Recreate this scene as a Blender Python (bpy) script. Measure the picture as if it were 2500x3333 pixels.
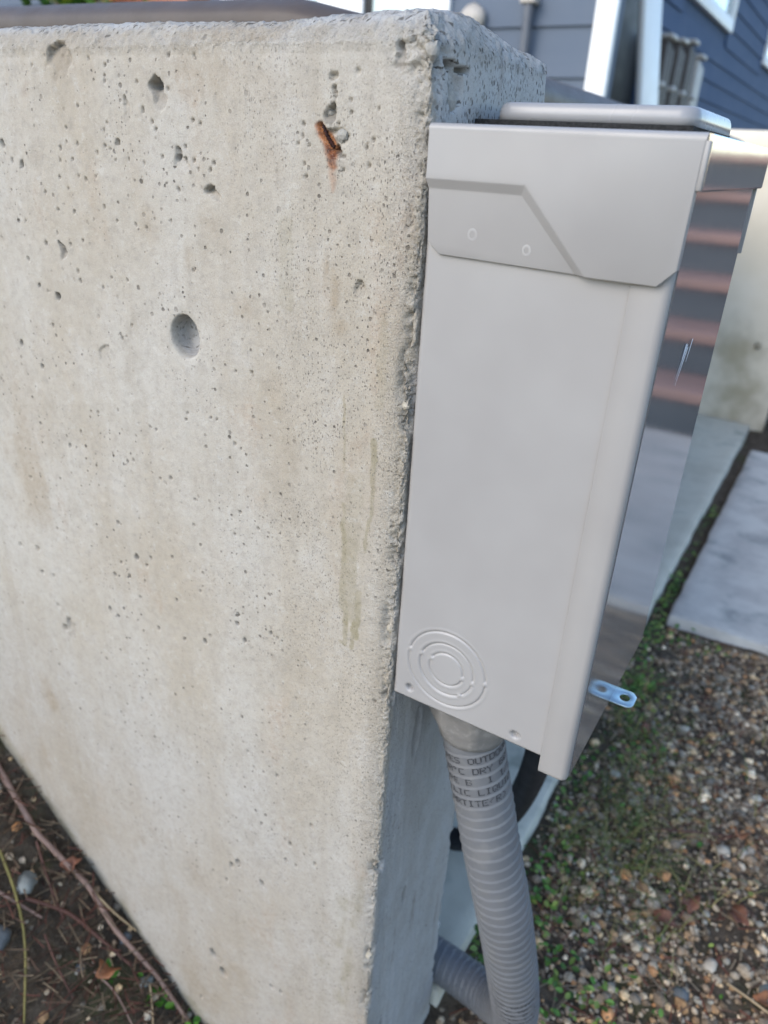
import bpy, math, random
import numpy as np
from mathutils import Vector, Matrix

for o in list(bpy.data.objects):
    bpy.data.objects.remove(o)
scene = bpy.context.scene
COL = scene.collection
random.seed(7)
rng = np.random.default_rng(11)

# ------------------------------------------------------------------ camera
# world: x runs along the concrete wall (its end face is x = 0), y goes away
# from the camera, z is up with z = 0 at the top of the electrical box
CAM = np.array([0.1993, -0.3638, -0.0142])
RIGHT = Vector((0.8492, 0.5254, 0.0523))
UP = Vector((-0.2701, 0.3472, 0.8980))
FWD = Vector((-0.4537, 0.7768, -0.4368))
cd = bpy.data.cameras.new('camera')
cam = bpy.data.objects.new('camera', cd)
COL.objects.link(cam)
m = Matrix((RIGHT.normalized(), UP.normalized(), (-FWD).normalized())).transposed().to_4x4()
m.translation = Vector(CAM)
cam.matrix_world = m
cd.sensor_fit = 'VERTICAL'
cd.sensor_height = 36.0
cd.sensor_width = 27.0
cd.lens = 26.065
cd.clip_start = 0.02
cd.clip_end = 500
cd.dof.use_dof = True
cd.dof.focus_distance = 0.44
cd.dof.aperture_fstop = 26.065 / 3.4
scene.camera = cam

# ------------------------------------------------------------------ sky, sun, exposure
SUN_DIR = Vector((-0.34, -0.78, 0.60)).normalized()
w = bpy.data.worlds.new('World')
scene.world = w
w.use_nodes = True
wn = w.node_tree
bg = wn.nodes['Background']
sky = wn.nodes.new('ShaderNodeTexSky')
sky.sky_type = 'NISHITA'
sky.sun_disc = False
sky.sun_elevation = math.asin(SUN_DIR.z)
sky.sun_rotation = math.atan2(SUN_DIR.x, SUN_DIR.y)
sky.air_density = 1.0
sky.dust_density = 0.8
sky.ozone_density = 1.6
wn.links.new(sky.outputs[0], bg.inputs[0])
bg.inputs[1].default_value = 0.14
sd = bpy.data.lights.new('sun', 'SUN')
sd.energy = 0.75
sd.angle = math.radians(38)
sd.color = (1.0, 0.90, 0.76)
sun = bpy.data.objects.new('sun', sd)
COL.objects.link(sun)
sun.rotation_euler = (-SUN_DIR).to_track_quat('-Z', 'Y').to_euler()
scene.view_settings.view_transform = 'Standard'
scene.view_settings.look = 'None'
scene.view_settings.gamma = 1.0
scene.view_settings.exposure = 1.5


# ------------------------------------------------------------------ helpers
def tag(o, label=None, cat=None, group=None, kind=None):
    if label: o['label'] = label
    if cat: o['category'] = cat
    if group: o['group'] = group
    if kind: o['kind'] = kind
    return o


def link(name, me, parent=None, mat=None):
    o = bpy.data.objects.new(name, me)
    COL.objects.link(o)
    if parent: o.parent = parent
    if mat is not None and me is not None:
        me.materials.append(mat)
    return o


def thing(name, label, cat, group=None):
    o = bpy.data.objects.new(name, None)
    o.empty_display_size = 0.05
    COL.objects.link(o)
    return tag(o, label, cat, group)


def mesh(name, verts, faces, mat=None, parent=None, smooth=False):
    me = bpy.data.meshes.new(name)
    me.from_pydata([tuple(map(float, v)) for v in verts], [], [tuple(map(int, f)) for f in faces])
    me.update()
    if smooth:
        me.polygons.foreach_set('use_smooth', [True] * len(me.polygons))
    return link(name, me, parent, mat)


def bigmesh(name, V, F, mat=None, parent=None, smooth=True, col=None, colname='tint'):
    """fast mesh from arrays; F is (n,3) or (n,4)"""
    V = np.ascontiguousarray(V, dtype=np.float32)
    F = np.ascontiguousarray(F, dtype=np.int32)
    k = F.shape[1]
    me = bpy.data.meshes.new(name)
    me.vertices.add(len(V)); me.vertices.foreach_set('co', V.ravel())
    me.loops.add(F.size); me.loops.foreach_set('vertex_index', F.ravel())
    me.polygons.add(len(F))
    me.polygons.foreach_set('loop_start', np.arange(0, F.size, k, dtype=np.int32))
    me.polygons.foreach_set('loop_total', np.full(len(F), k, dtype=np.int32))
    me.polygons.foreach_set('use_smooth', np.full(len(F), smooth, dtype=bool))
    me.update(calc_edges=True)
    if col is not None:
        a = me.color_attributes.new(colname, 'FLOAT_COLOR', 'POINT')
        a.data.foreach_set('color', np.ascontiguousarray(col, dtype=np.float32).ravel())
    return link(name, me, parent, mat)


def bevel(o, wd, seg=2):
    b = o.modifiers.new('bevel', 'BEVEL')
    b.width = wd; b.segments = seg; b.limit_method = 'ANGLE'
    o.data.polygons.foreach_set('use_smooth', [True] * len(o.data.polygons))
    return o


def box(name, x, y, z, mat, parent=None, bev=0.0, seg=2):
    v = [(a, b, c) for c in z for b in y for a in x]
    f = [(0, 2, 3, 1), (4, 5, 7, 6), (0, 1, 5, 4), (2, 6, 7, 3), (0, 4, 6, 2), (1, 3, 7, 5)]
    o = mesh(name, v, f, mat, parent)
    if bev: bevel(o, bev, seg)
    return o


def hsh(i, j, k, s):
    with np.errstate(over='ignore'):
        n = (i.astype(np.uint32) * np.uint32(374761393) + j.astype(np.uint32) * np.uint32(668265263)
             + k.astype(np.uint32) * np.uint32(2147483647) + np.uint32(s * 1274126177 & 0xffffffff))
        n = (n ^ (n >> np.uint32(13))) * np.uint32(1274126177)
        n = n ^ (n >> np.uint32(16))
    return (n & np.uint32(0xffff)).astype(np.float32) / 65535.0


def vnoise(x, y, z, s=0):
    """value noise, -1..1"""
    i = np.floor(x); j = np.floor(y); k = np.floor(z)
    fx, fy, fz = x - i, y - j, z - k
    i = i.astype(np.int64); j = j.astype(np.int64); k = k.astype(np.int64)
    fx = fx * fx * (3 - 2 * fx); fy = fy * fy * (3 - 2 * fy); fz = fz * fz * (3 - 2 * fz)
    r = 0
    for a in (0, 1):
        for b in (0, 1):
            for c in (0, 1):
                wgt = (fx if a else 1 - fx) * (fy if b else 1 - fy) * (fz if c else 1 - fz)
                r = r + wgt * hsh(i + a, j + b, k + c, s)
    return r * 2 - 1


def fbm(x, y, z, f, o=4, s=0, g=0.5):
    r = 0; a = 1; t = 0
    for n in range(o):
        r = r + a * vnoise(x * f + 17.3 * n, y * f + 5.1 * n, z * f + 9.7 * n, s + n)
        t += a; a *= g; f *= 2.07
    return r / t


def sstep(a, b, x):
    t = np.clip((x - a) / (b - a), 0, 1)
    return t * t * (3 - 2 * t)


# ------------------------------------------------------------------ materials
class NT:
    def __init__(self, name):
        self.m = bpy.data.materials.new(name)
        self.m.use_nodes = True
        self.t = self.m.node_tree
        self.b = self.t.nodes['Principled BSDF']
        self._o = None

    def n(self, typ, ins=None, **kw):
        nd = self.t.nodes.new('ShaderNode' + typ)
        for k, v in kw.items():
            setattr(nd, k, v)
        for k, v in (ins or {}).items():
            self.set(nd.inputs[k], v)
        return nd

    def set(self, sock, v):
        if isinstance(v, bpy.types.NodeSocket):
            self.t.links.new(v, sock)
        else:
            sock.default_value = v

    def obj(self):
        if self._o is None:
            self._o = self.n('TexCoord').outputs['Object']
        return self._o

    def math(self, op, a, b=0.0, c=0.0, clamp=False):
        nd = self.n('Math', operation=op, use_clamp=clamp)
        self.set(nd.inputs[0], a); self.set(nd.inputs[1], b); self.set(nd.inputs[2], c)
        return nd.outputs[0]

    def mr(self, v, a, b, c=0.0, d=1.0, smooth=True):
        nd = self.n('MapRange', interpolation_type='SMOOTHSTEP' if smooth else 'LINEAR')
        for k, q in zip(range(5), (v, a, b, c, d)):
            self.set(nd.inputs[k], q)
        return nd.outputs[0]

    def mix(self, f, a, b, mode='MIX'):
        nd = self.n('Mix', data_type='RGBA', blend_type=mode)
        self.set(nd.inputs[0], f)
        self.set(nd.inputs[6], a); self.set(nd.inputs[7], b)
        return nd.outputs[2]

    def noise(self, scale, detail=4, rough=0.55, vec=None, dist=0.0):
        nd = self.n('TexNoise', {'Scale': scale, 'Detail': detail, 'Roughness': rough, 'Distortion': dist})
        self.t.links.new(vec if vec is not None else self.obj(), nd.inputs['Vector'])
        return nd.outputs[0]

    def scaled(self, s, vec=None):
        nd = self.n('Mapping')
        self.t.links.new(vec if vec is not None else self.obj(), nd.inputs[0])
        nd.inputs['Scale'].default_value = s
        return nd.outputs[0]

    def bump(self, h, strength=0.5, dist=0.001, prev=None):
        nd = self.n('Bump', {'Strength': strength, 'Distance': dist, 'Height': h})
        if prev is not None:
            self.t.links.new(prev, nd.inputs['Normal'])
        return nd.outputs[0]


def c4(c):
    return (c[0], c[1], c[2], 1.0)


def mottled(name, c1, c2, scale=20, rough=0.6, metal=0.0, spec=0.4, bump=0.0, bscale=None, bdist=0.001, stretch=None,
            coat=0.0, c3=None, s3=4.0):
    g = NT(name)
    vec = g.scaled(stretch) if stretch else g.obj()
    f = g.mr(g.noise(scale, 5, 0.6, vec), 0.3, 0.7)
    col = g.mix(f, c4(c1), c4(c2))
    if c3:
        col = g.mix(g.mr(g.noise(s3, 4, 0.6), 0.5, 0.72), col, c4(c3))
    g.set(g.b.inputs['Base Color'], col)
    g.set(g.b.inputs['Roughness'], g.mr(g.noise(scale * 1.7, 3), 0.2, 0.8, max(rough - 0.08, 0.02), min(rough + 0.08, 1), False))
    g.b.inputs['Metallic'].default_value = metal
    g.b.inputs['Specular IOR Level'].default_value = spec
    g.b.inputs['Coat Weight'].default_value = coat
    if bump:
        g.set(g.b.inputs['Normal'], g.bump(g.noise(bscale or scale * 4, 4, 0.6, vec), bump, bdist))
    return g.m


def attr_mat(name, rough=0.7, var=0.25, scale=60, bump=0.3, bscale=400, spec=0.3, trans=0.0):
    g = NT(name)
    a = g.n('Attribute', attribute_name='tint').outputs['Color']
    f = g.mr(g.noise(scale, 4), 0.25, 0.75, 1 - var, 1 + var, False)
    cmb = g.n('CombineColor')
    for i in range(3): g.set(cmb.inputs[i], f)
    g.set(g.b.inputs['Base Color'], g.mix(1.0, a, cmb.outputs[0], 'MULTIPLY'))
    g.b.inputs['Roughness'].default_value = rough
    g.b.inputs['Specular IOR Level'].default_value = spec
    if trans:
        g.b.inputs['Transmission Weight'].default_value = 0
        g.b.inputs['Subsurface Weight'].default_value = 0
    if bump:
        g.set(g.b.inputs['Normal'], g.bump(g.noise(bscale, 3), bump, 0.0008))
    return g.m


def wall_material():
    g = NT('old_concrete')
    o = g.obj()
    sep = g.n('SeparateXYZ'); g.t.links.new(o, sep.inputs[0])
    X, Y, Z = sep.outputs
    U = g.math('SUBTRACT', X, Y)
    endf = g.mr(Y, 0.004, 0.009)                      # the end face
    cmb = g.n('CombineXYZ'); g.set(cmb.inputs[0], U); g.set(cmb.inputs[1], Z)
    wob = g.n('TexNoise', {'Scale': 420.0, 'Detail': 2.0}); g.t.links.new(cmb.outputs[0], wob.inputs['Vector'])
    wsub = g.n('VectorMath', operation='SUBTRACT'); g.t.links.new(wob.outputs['Color'], wsub.inputs[0]); wsub.inputs[1].default_value = (0.5, 0.5, 0.5)
    wmul = g.n('VectorMath', operation='SCALE'); g.t.links.new(wsub.outputs[0], wmul.inputs[0]); wmul.inputs['Scale'].default_value = 0.0013
    wadd = g.n('VectorMath', operation='ADD'); g.t.links.new(cmb.outputs[0], wadd.inputs[0]); g.t.links.new(wmul.outputs[0], wadd.inputs[1])
    P = wadd.outputs[0]
    wear_shade = g.n('Attribute', attribute_name='tint')
    ws = g.n('SeparateColor'); g.t.links.new(wear_shade.outputs['Color'], ws.inputs[0])
    rust, olive, ochre = ws.outputs
    pit_shade = wear_shade.outputs['Alpha']  # alpha carries the painted shade inside holes
    # base: pale grey cement with warm and cool clouds
    n1 = g.noise(9, 5, 0.6, g.scaled((1, 1, 0.45)))
    n2 = g.noise(28, 6, 0.65, g.scaled((1, 1, 0.7)))
    n3 = g.noise(160, 5, 0.7)
    streak = g.noise(34, 4, 0.6, g.scaled((1, 1, 0.07)))
    col = g.mix(g.mr(n1, 0.33, 0.68), c4((0.404, 0.380, 0.338)), c4((0.358, 0.317, 0.256)))
    col = g.mix(g.math('MULTIPLY', g.mr(n2, 0.5, 0.75), 0.5), col, c4((0.435, 0.415, 0.385)))
    col = g.mix(g.math('MULTIPLY', g.mr(n2, 0.5, 0.28), 0.4), col, c4((0.275, 0.24, 0.19)))
    col = g.mix(g.math('MULTIPLY', g.mr(streak, 0.52, 0.72), 0.24), col, c4((0.27, 0.23, 0.17)))
    warm = g.mr(g.noise(15, 4, 0.6, g.scaled((1, 1, 0.5))), 0.58, 0.74)
    col = g.mix(g.math('MULTIPLY', g.math('MULTIPLY', warm, g.mr(n3, 0.38, 0.6, 0.2, 1.0)), 0.5), col, c4((0.33, 0.225, 0.14)))
    col = g.mix(g.math('MULTIPLY', g.mr(n3, 0.45, 0.72), 0.32), col, c4((0.20, 0.185, 0.165)))
    n4 = g.noise(75, 5, 0.75)
    col = g.mix(g.math('MULTIPLY', g.mr(n4, 0.50, 0.70), 0.42), col, c4((0.285, 0.262, 0.225)))
    col = g.mix(g.math('MULTIPLY', g.mr(n4, 0.46, 0.30), 0.40), col, c4((0.47, 0.455, 0.425)))
    # the end face is mixed towards a cooler grey
    col = g.mix(g.math('MULTIPLY', endf, 0.75), col, g.mix(g.mr(n2, 0.3, 0.7), c4((0.43, 0.435, 0.44)), c4((0.34, 0.335, 0.32))))
    bstreak = g.mr(g.noise(60, 4, 0.6, g.scaled((1, 1, 0.16)), 0.3), 0.56, 0.72)
    col = g.mix(g.math('MULTIPLY', g.math('MULTIPLY', bstreak, endf), 0.5), col, c4((0.20, 0.175, 0.15)))
    # stains of their own shape
    brk = g.mr(n3, 0.28, 0.62)
    col = g.mix(g.math('MULTIPLY', g.math('MULTIPLY', ochre, g.mr(n3, 0.2, 0.7, 0.35, 1.0)), 0.75), col, c4((0.23, 0.165, 0.09)))
    col = g.mix(g.math('MULTIPLY', g.math('MULTIPLY', olive, g.mr(n3, 0.2, 0.75, 0.6, 1.0)), 0.92), col, c4((0.205, 0.178, 0.100)))
    rcol = g.mix(g.mr(n3, 0.3, 0.62), c4((0.40, 0.135, 0.026)), c4((0.10, 0.030, 0.014)))
    col = g.mix(g.math('MULTIPLY', rust, g.mr(n3, 0.15, 0.55, 0.6, 1.0)), col, rcol)
    grain = g.noise(1100, 3, 0.7)
    col = g.mix(g.math('MULTIPLY', g.mr(grain, 0.52, 0.72), g.mr(U, -0.30, -0.03, 0.12, 0.5)), col, c4((0.17, 0.155, 0.13)))
    col = g.mix(g.math('MULTIPLY', g.mr(grain, 0.46, 0.30), 0.30), col, c4((0.50, 0.48, 0.44)))
    # fine air pores: random discs
    def pores(scale, lo, hi, seed, st=(1, 1, 1)):
        mp = g.n('Mapping'); g.t.links.new(P, mp.inputs[0])
        mp.inputs['Location'].default_value = (seed, seed * 1.7, 0)
        mp.inputs['Scale'].default_value = st
        v = g.n('TexVoronoi', {'Scale': scale}, voronoi_dimensions='2D', feature='F1')
        g.t.links.new(mp.outputs[0], v.inputs['Vector'])
        sc = g.n('SeparateColor'); g.t.links.new(v.outputs['Color'], sc.inputs[0])
        r = g.mr(sc.outputs[0], 0.0, 1.0, lo, hi, False)
        dk = g.mr(sc.outputs[1], 0.0, 1.0, 0.40, 1.0, False)
        return g.math('MULTIPLY', dk, g.mr(g.math('DIVIDE', v.outputs['Distance'], g.math('MAXIMUM', r, 0.001)), 0.55, 1.1, 1.0, 0.0))
    dens = g.mr(g.noise(16, 4, 0.6), 0.38, 0.60, 0.06, 1.0)
    p1 = g.math('MULTIPLY', pores(135, -0.19, 0.175, 0.0), dens)
    p0 = g.math('MULTIPLY', pores(88, -0.36, 0.165, 11.3), g.mr(U, -0.06, -0.14, 0.25, 1.0))
    p1 = g.math('MULTIPLY', g.math('MAXIMUM', p0, p1), g.mr(g.noise(6, 3, 0.6), 0.36, 0.58, 0.22, 1.0))
    p2 = g.math('MULTIPLY', pores(260, -0.22, 0.17, 3.1, (1, 0.8, 1)), g.mr(g.noise(11, 4), 0.45, 0.62, 0.0, 0.9))
    near = g.mr(U, -0.19, -0.02, 0.12, 1.0)
    p3 = g.math('MULTIPLY', g.math('MULTIPLY', pores(560, -0.16, 0.30, 7.7, (1.25, 0.6, 1)), near), g.math('SUBTRACT', 1.0, endf))
    high = g.mr(Z, -0.25, -0.02, 0.25, 1.0)
    p4 = g.math('MULTIPLY', g.math('MULTIPLY', pores(430, -0.08, 0.44, 5.2, (1.25, 0.55, 1)), endf), high)
    pm = g.math('MAXIMUM', g.math('MAXIMUM', p1, p2), g.math('MAXIMUM', g.math('MULTIPLY', p3, g.mr(g.noise(22, 4, 0.65), 0.38, 0.62, 0.25, 0.9)), p4))
    hole = g.math('MAXIMUM', g.math('MULTIPLY', pm, 0.9), g.math('MULTIPLY', pit_shade, 0.8), clamp=True)
    col = g.mix(hole, col, c4((0.07, 0.06, 0.048)))  # shade inside pores, pits and spalls painted into the colour
    g.set(g.b.inputs['Base Color'], col)
    g.b.inputs['Roughness'].default_value = 0.88
    g.b.inputs['Specular IOR Level'].default_value = 0.25
    h = g.math('SUBTRACT', g.math('MULTIPLY', g.noise(700, 4, 0.7), 0.25), pm)
    b1 = g.bump(h, 0.75, 0.0011)
    b2 = g.bump(g.noise(190, 5, 0.7), 0.30, 0.0012, b1)
    b2 = g.bump(g.math('MULTIPLY', g.noise(420, 4, 0.75), g.math('MAXIMUM', g.mr(U, -0.03, -0.004, 0.1, 1.0), g.mr(Z, 0.028, 0.038))), 0.85, 0.0025, b2)
    g.set(g.b.inputs['Normal'], b2)
    return g.m


M = {}
M['wall'] = wall_material()
M['concrete2'] = mottled('weathered_concrete', (0.66, 0.585, 0.455), (0.72, 0.65, 0.53), 6, 0.9, spec=0.2, bump=0.4, bscale=120,
                         c3=(0.42, 0.36, 0.25), s3=3)
M['slab'] = mottled('slab_concrete', (0.43, 0.40, 0.36), (0.56, 0.53, 0.47), 11, 0.85, spec=0.2, bump=0.5, bscale=160,
                    c3=(0.27, 0.27, 0.25), s3=7)
M['pad'] = mottled('pad_concrete', (0.47, 0.44, 0.35), (0.60, 0.565, 0.46), 9, 0.8, spec=0.25, bump=0.5, bscale=160, c3=(0.30, 0.30, 0.24), s3=9)


def paint_material():
    g = NT('grey_enamel')
    n = g.noise(14, 3)
    g.set(g.b.inputs['Base Color'], g.mix(g.mr(n, 0.3, 0.7), c4((0.288, 0.276, 0.267)), c4((0.309, 0.298, 0.289))))
    g.set(g.b.inputs['Roughness'], g.mr(g.noise(22, 5, 0.6, g.scaled((1, 1, 0.35))), 0.3, 0.7, 0.30, 0.48, False))
    g.b.inputs['Specular IOR Level'].default_value = 0.45
    g.set(g.b.inputs['Normal'], g.bump(g.noise(900, 2, 0.5), 0.04, 0.0004, g.bump(g.noise(24, 2), 0.05, 0.002)))
    return g.m


M['paint'] = paint_material()


def film_material():
    g = NT('protective_film')
    v = g.scaled((1, 1, 0.02))
    s = g.noise(900, 3, 0.6, v)
    g.set(g.b.inputs['Base Color'], g.mix(g.mr(s, 0.35, 0.7), c4((0.33, 0.345, 0.37)), c4((0.40, 0.41, 0.435))))
    g.b.inputs['Metallic'].default_value = 0.72
    g.set(g.b.inputs['Roughness'], g.mr(s, 0.3, 0.75, 0.085, 0.145, False))
    g.set(g.b.inputs['Normal'], g.bump(g.noise(60, 3, 0.5, g.scaled((1, 0.6, 1))), 0.05, 0.0007))
    return g.m


M['film'] = film_material()
M['scratch'] = mottled('film_scratch', (0.7, 0.73, 0.78), (0.8, 0.82, 0.86), 300, 0.5)
M['zinc'] = mottled('zinc_plate', (0.42, 0.55, 0.60), (0.52, 0.63, 0.67), 120, 0.38, metal=0.8, bump=0.1)
M['gasket'] = mottled('black_foam', (0.008, 0.008, 0.008), (0.03, 0.03, 0.03), 900, 0.95, bump=0.9, bscale=1500)
M['hub'] = mottled('hub_enamel', (0.24, 0.24, 0.245), (0.255, 0.255, 0.26), 20, 0.3, spec=0.5, bump=0.05, bscale=300)
M['dark'] = mottled('dark_recess', (0.02, 0.02, 0.02), (0.03, 0.03, 0.03), 50, 0.8)
M['conduit'] = mottled('grey_pvc_jacket', (0.134, 0.138, 0.145), (0.158, 0.162, 0.170), 18, 0.42, spec=0.4, bump=0.12, bscale=500,
                       bdist=0.0006, c3=(0.165, 0.165, 0.165), s3=60)
M['fitting'] = mottled('grey_pvc_fitting', (0.185, 0.178, 0.168), (0.215, 0.205, 0.195), 60, 0.55, bump=0.3, bscale=240, c3=(0.27, 0.26, 0.245), s3=130)
M['ink'] = mottled('black_ink', (0.02, 0.02, 0.024), (0.045, 0.045, 0.05), 400, 0.6)
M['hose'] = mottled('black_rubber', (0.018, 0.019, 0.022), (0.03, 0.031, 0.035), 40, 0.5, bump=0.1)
M['vinyl'] = mottled('brown_vinyl', (0.062, 0.046, 0.036), (0.076, 0.057, 0.045), 30, 0.5, spec=0.4, bump=0.4, bscale=500, bdist=0.0008)
M['thread'] = mottled('pale_thread', (0.36, 0.33, 0.29), (0.42, 0.39, 0.34), 200, 0.8)
M['tubwood'] = mottled('tub_panel', (0.05, 0.042, 0.04), (0.07, 0.06, 0.055), 8, 0.6, stretch=(1, 1, 0.1))
M['siding'] = mottled('blue_grey_siding', (0.106, 0.132, 0.173), (0.115, 0.142, 0.184), 5, 0.7, spec=0.15, bump=0.15, bscale=80, stretch=(0.15, 0.15, 1))
M['siding_dark'] = mottled('slate_blue_siding', (0.055, 0.090, 0.162), (0.063, 0.099, 0.174), 5, 0.75, spec=0.12, bump=0.15, bscale=80, stretch=(0.15, 0.15, 1))
M['white'] = mottled('white_trim_paint', (0.78, 0.78, 0.76), (0.82, 0.82, 0.81), 10, 0.45, bump=0.05)
M['glass'] = mottled('pale_window_glass', (0.42, 0.52, 0.52), (0.48, 0.57, 0.56), 1.5, 0.06, spec=0.9, coat=0.5)
M['shade_seal_black'] = mottled('black_opening', (0.008, 0.009, 0.011), (0.012, 0.013, 0.015), 5, 0.6)  # black colour for the doorway's inner shade, and for the door seal
M['downpipe'] = mottled('dark_grey_pipe', (0.09, 0.10, 0.12), (0.11, 0.12, 0.14), 10, 0.45)
M['wicker'] = mottled('brown_slats', (0.050, 0.038, 0.030), (0.075, 0.058, 0.047), 20, 0.6)
M['cream'] = mottled('cream_plastic', (0.36, 0.33, 0.29), (0.42, 0.39, 0.35), 20, 0.45)
M['terracotta'] = mottled('orange_brown_wood', (0.36, 0.115, 0.045), (0.46, 0.16, 0.065), 12, 0.6, stretch=(0.2, 1, 1))
M['redwood'] = mottled('redwood_stain', (0.27, 0.155, 0.12), (0.33, 0.19, 0.15), 14, 0.55, stretch=(0.1, 1, 1), bump=0.2)
M['riser'] = mottled('dark_riser', (0.045, 0.05, 0.055), (0.07, 0.075, 0.08), 10, 0.6)
M['rust'] = mottled('rusted_steel', (0.018, 0.009, 0.010), (0.06, 0.018, 0.012), 500, 0.9, bump=0.9, bscale=900)
M['aggregate'] = mottled('grey_aggregate', (0.24, 0.23, 0.21), (0.34, 0.32, 0.28), 300, 0.85, bump=0.5, bscale=800)
M['aggregate_pale'] = mottled('cream_aggregate', (0.33, 0.29, 0.22), (0.42, 0.38, 0.31), 300, 0.85, bump=0.5, bscale=800)
M['aggregate_tan'] = mottled('tan_aggregate', (0.22, 0.15, 0.08), (0.30, 0.22, 0.13), 300, 0.8, bump=0.5, bscale=800)
M['pebbles'] = attr_mat('pebble_stone', 0.9, 0.35, 260, 0.5, 900, spec=0.12)
M['leaf'] = attr_mat('leaf_green', 0.5, 0.25, 90, 0.2, 300)
M['litter'] = attr_mat('dry_litter', 0.8, 0.3, 200, 0.4, 700)
M['twig'] = mottled('pink_brown_bark', (0.20, 0.125, 0.095), (0.30, 0.20, 0.16), 90, 0.6, bump=0.4, bscale=300)
M['twig_red'] = mottled('red_brown_bark', (0.085, 0.036, 0.026), (0.14, 0.065, 0.045), 150, 0.6, bump=0.4, bscale=300)
M['twig_tan'] = mottled('straw_stalk', (0.30, 0.21, 0.11), (0.40, 0.30, 0.18), 90, 0.65, bump=0.3, bscale=300)
M['twig_yellow'] = mottled('yellow_stalk', (0.17, 0.145, 0.04), (0.23, 0.19, 0.06), 90, 0.6)
M['stone_pale'] = mottled('pale_stone', (0.13, 0.145, 0.135), (0.23, 0.245, 0.23), 40, 0.8, bump=0.5, bscale=200)
M['stone_dark'] = mottled('slate_stone', (0.07, 0.08, 0.085), (0.13, 0.14, 0.145), 40, 0.75, bump=0.5, bscale=200)
M['stone_tan'] = mottled('tan_stone', (0.40, 0.33, 0.24), (0.54, 0.47, 0.37), 40, 0.8, bump=0.5, bscale=200)
M['leaf_dead'] = mottled('dead_leaf', (0.15, 0.06, 0.035), (0.26, 0.12, 0.07), 60, 0.7, bump=0.4, bscale=200)
M['leaf_orange'] = mottled('orange_leaf', (0.22, 0.085, 0.035), (0.29, 0.13, 0.06), 60, 0.7, bump=0.4, bscale=200)


def soil_material():
    g = NT('dark_soil')
    n = g.noise(40, 6, 0.7)
    n2 = g.noise(220, 4, 0.7)
    col = g.mix(g.mr(n, 0.35, 0.68), c4((0.062, 0.046, 0.032)), c4((0.135, 0.105, 0.075)))
    col = g.mix(g.math('MULTIPLY', g.mr(n2, 0.52, 0.75), 0.7), col, c4((0.23, 0.19, 0.14)))
    moss = g.mr(g.noise(9, 4), 0.56, 0.68)
    col = g.mix(g.math('MULTIPLY', moss, 0.35), col, c4((0.06, 0.085, 0.02)))
    g.set(g.b.inputs['Base Color'], col)
    g.b.inputs['Roughness'].default_value = 0.95
    g.b.inputs['Specular IOR Level'].default_value = 0.15
    g.set(g.b.inputs['Normal'], g.bump(n2, 0.9, 0.004, g.bump(n, 0.8, 0.012)))
    return g.m


M['soil'] = soil_material()

# ------------------------------------------------------------------ ground sheet
GZ = -0.955


def ground_z(x, y):
    x = np.asarray(x, float); y = np.asarray(y, float)
    bank = np.interp(x, [-3, -0.9, -0.54, -0.395, -0.23, -0.17, -0.1], [-0.35, -0.42, -0.683, -0.82, -0.965, -0.962, -0.955])
    near = 1 - sstep(0.06, 0.14, y)
    z = GZ + (bank - GZ) * near
    near_m = (np.abs(x) < 3) & (np.abs(y) < 5)
    return z + np.where(near_m, 0.009 * fbm(x, y, x * 0, 9, 3, 41) + 0.004 * fbm(x, y, x * 0, 60, 3, 43), 0)


gx = np.concatenate([np.linspace(-60, -3, 14), np.linspace(-2.5, -0.95, 14), np.arange(-0.9, 0.8, 0.008), np.linspace(0.85, 3, 16), np.linspace(4, 60, 14)])
gy = np.concatenate([np.linspace(-60, -1, 14), np.linspace(-0.9, -0.45, 8), np.arange(-0.4, 1.5, 0.008), np.linspace(1.55, 4, 20), np.linspace(5, 60, 14)])
GX, GY = np.meshgrid(gx, gy)
V = np.c_[GX.ravel(), GY.ravel(), ground_z(GX.ravel(), GY.ravel())]
nx, ny = len(gx), len(gy)
I = (np.arange(ny - 1)[:, None] * nx + np.arange(nx - 1)[None, :]).ravel()
tag(bigmesh('ground', V, np.c_[I, I + 1, I + nx + 1, I + nx], M['soil']), 'dark gravelly soil around the concrete wall', None, kind='structure')


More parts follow.
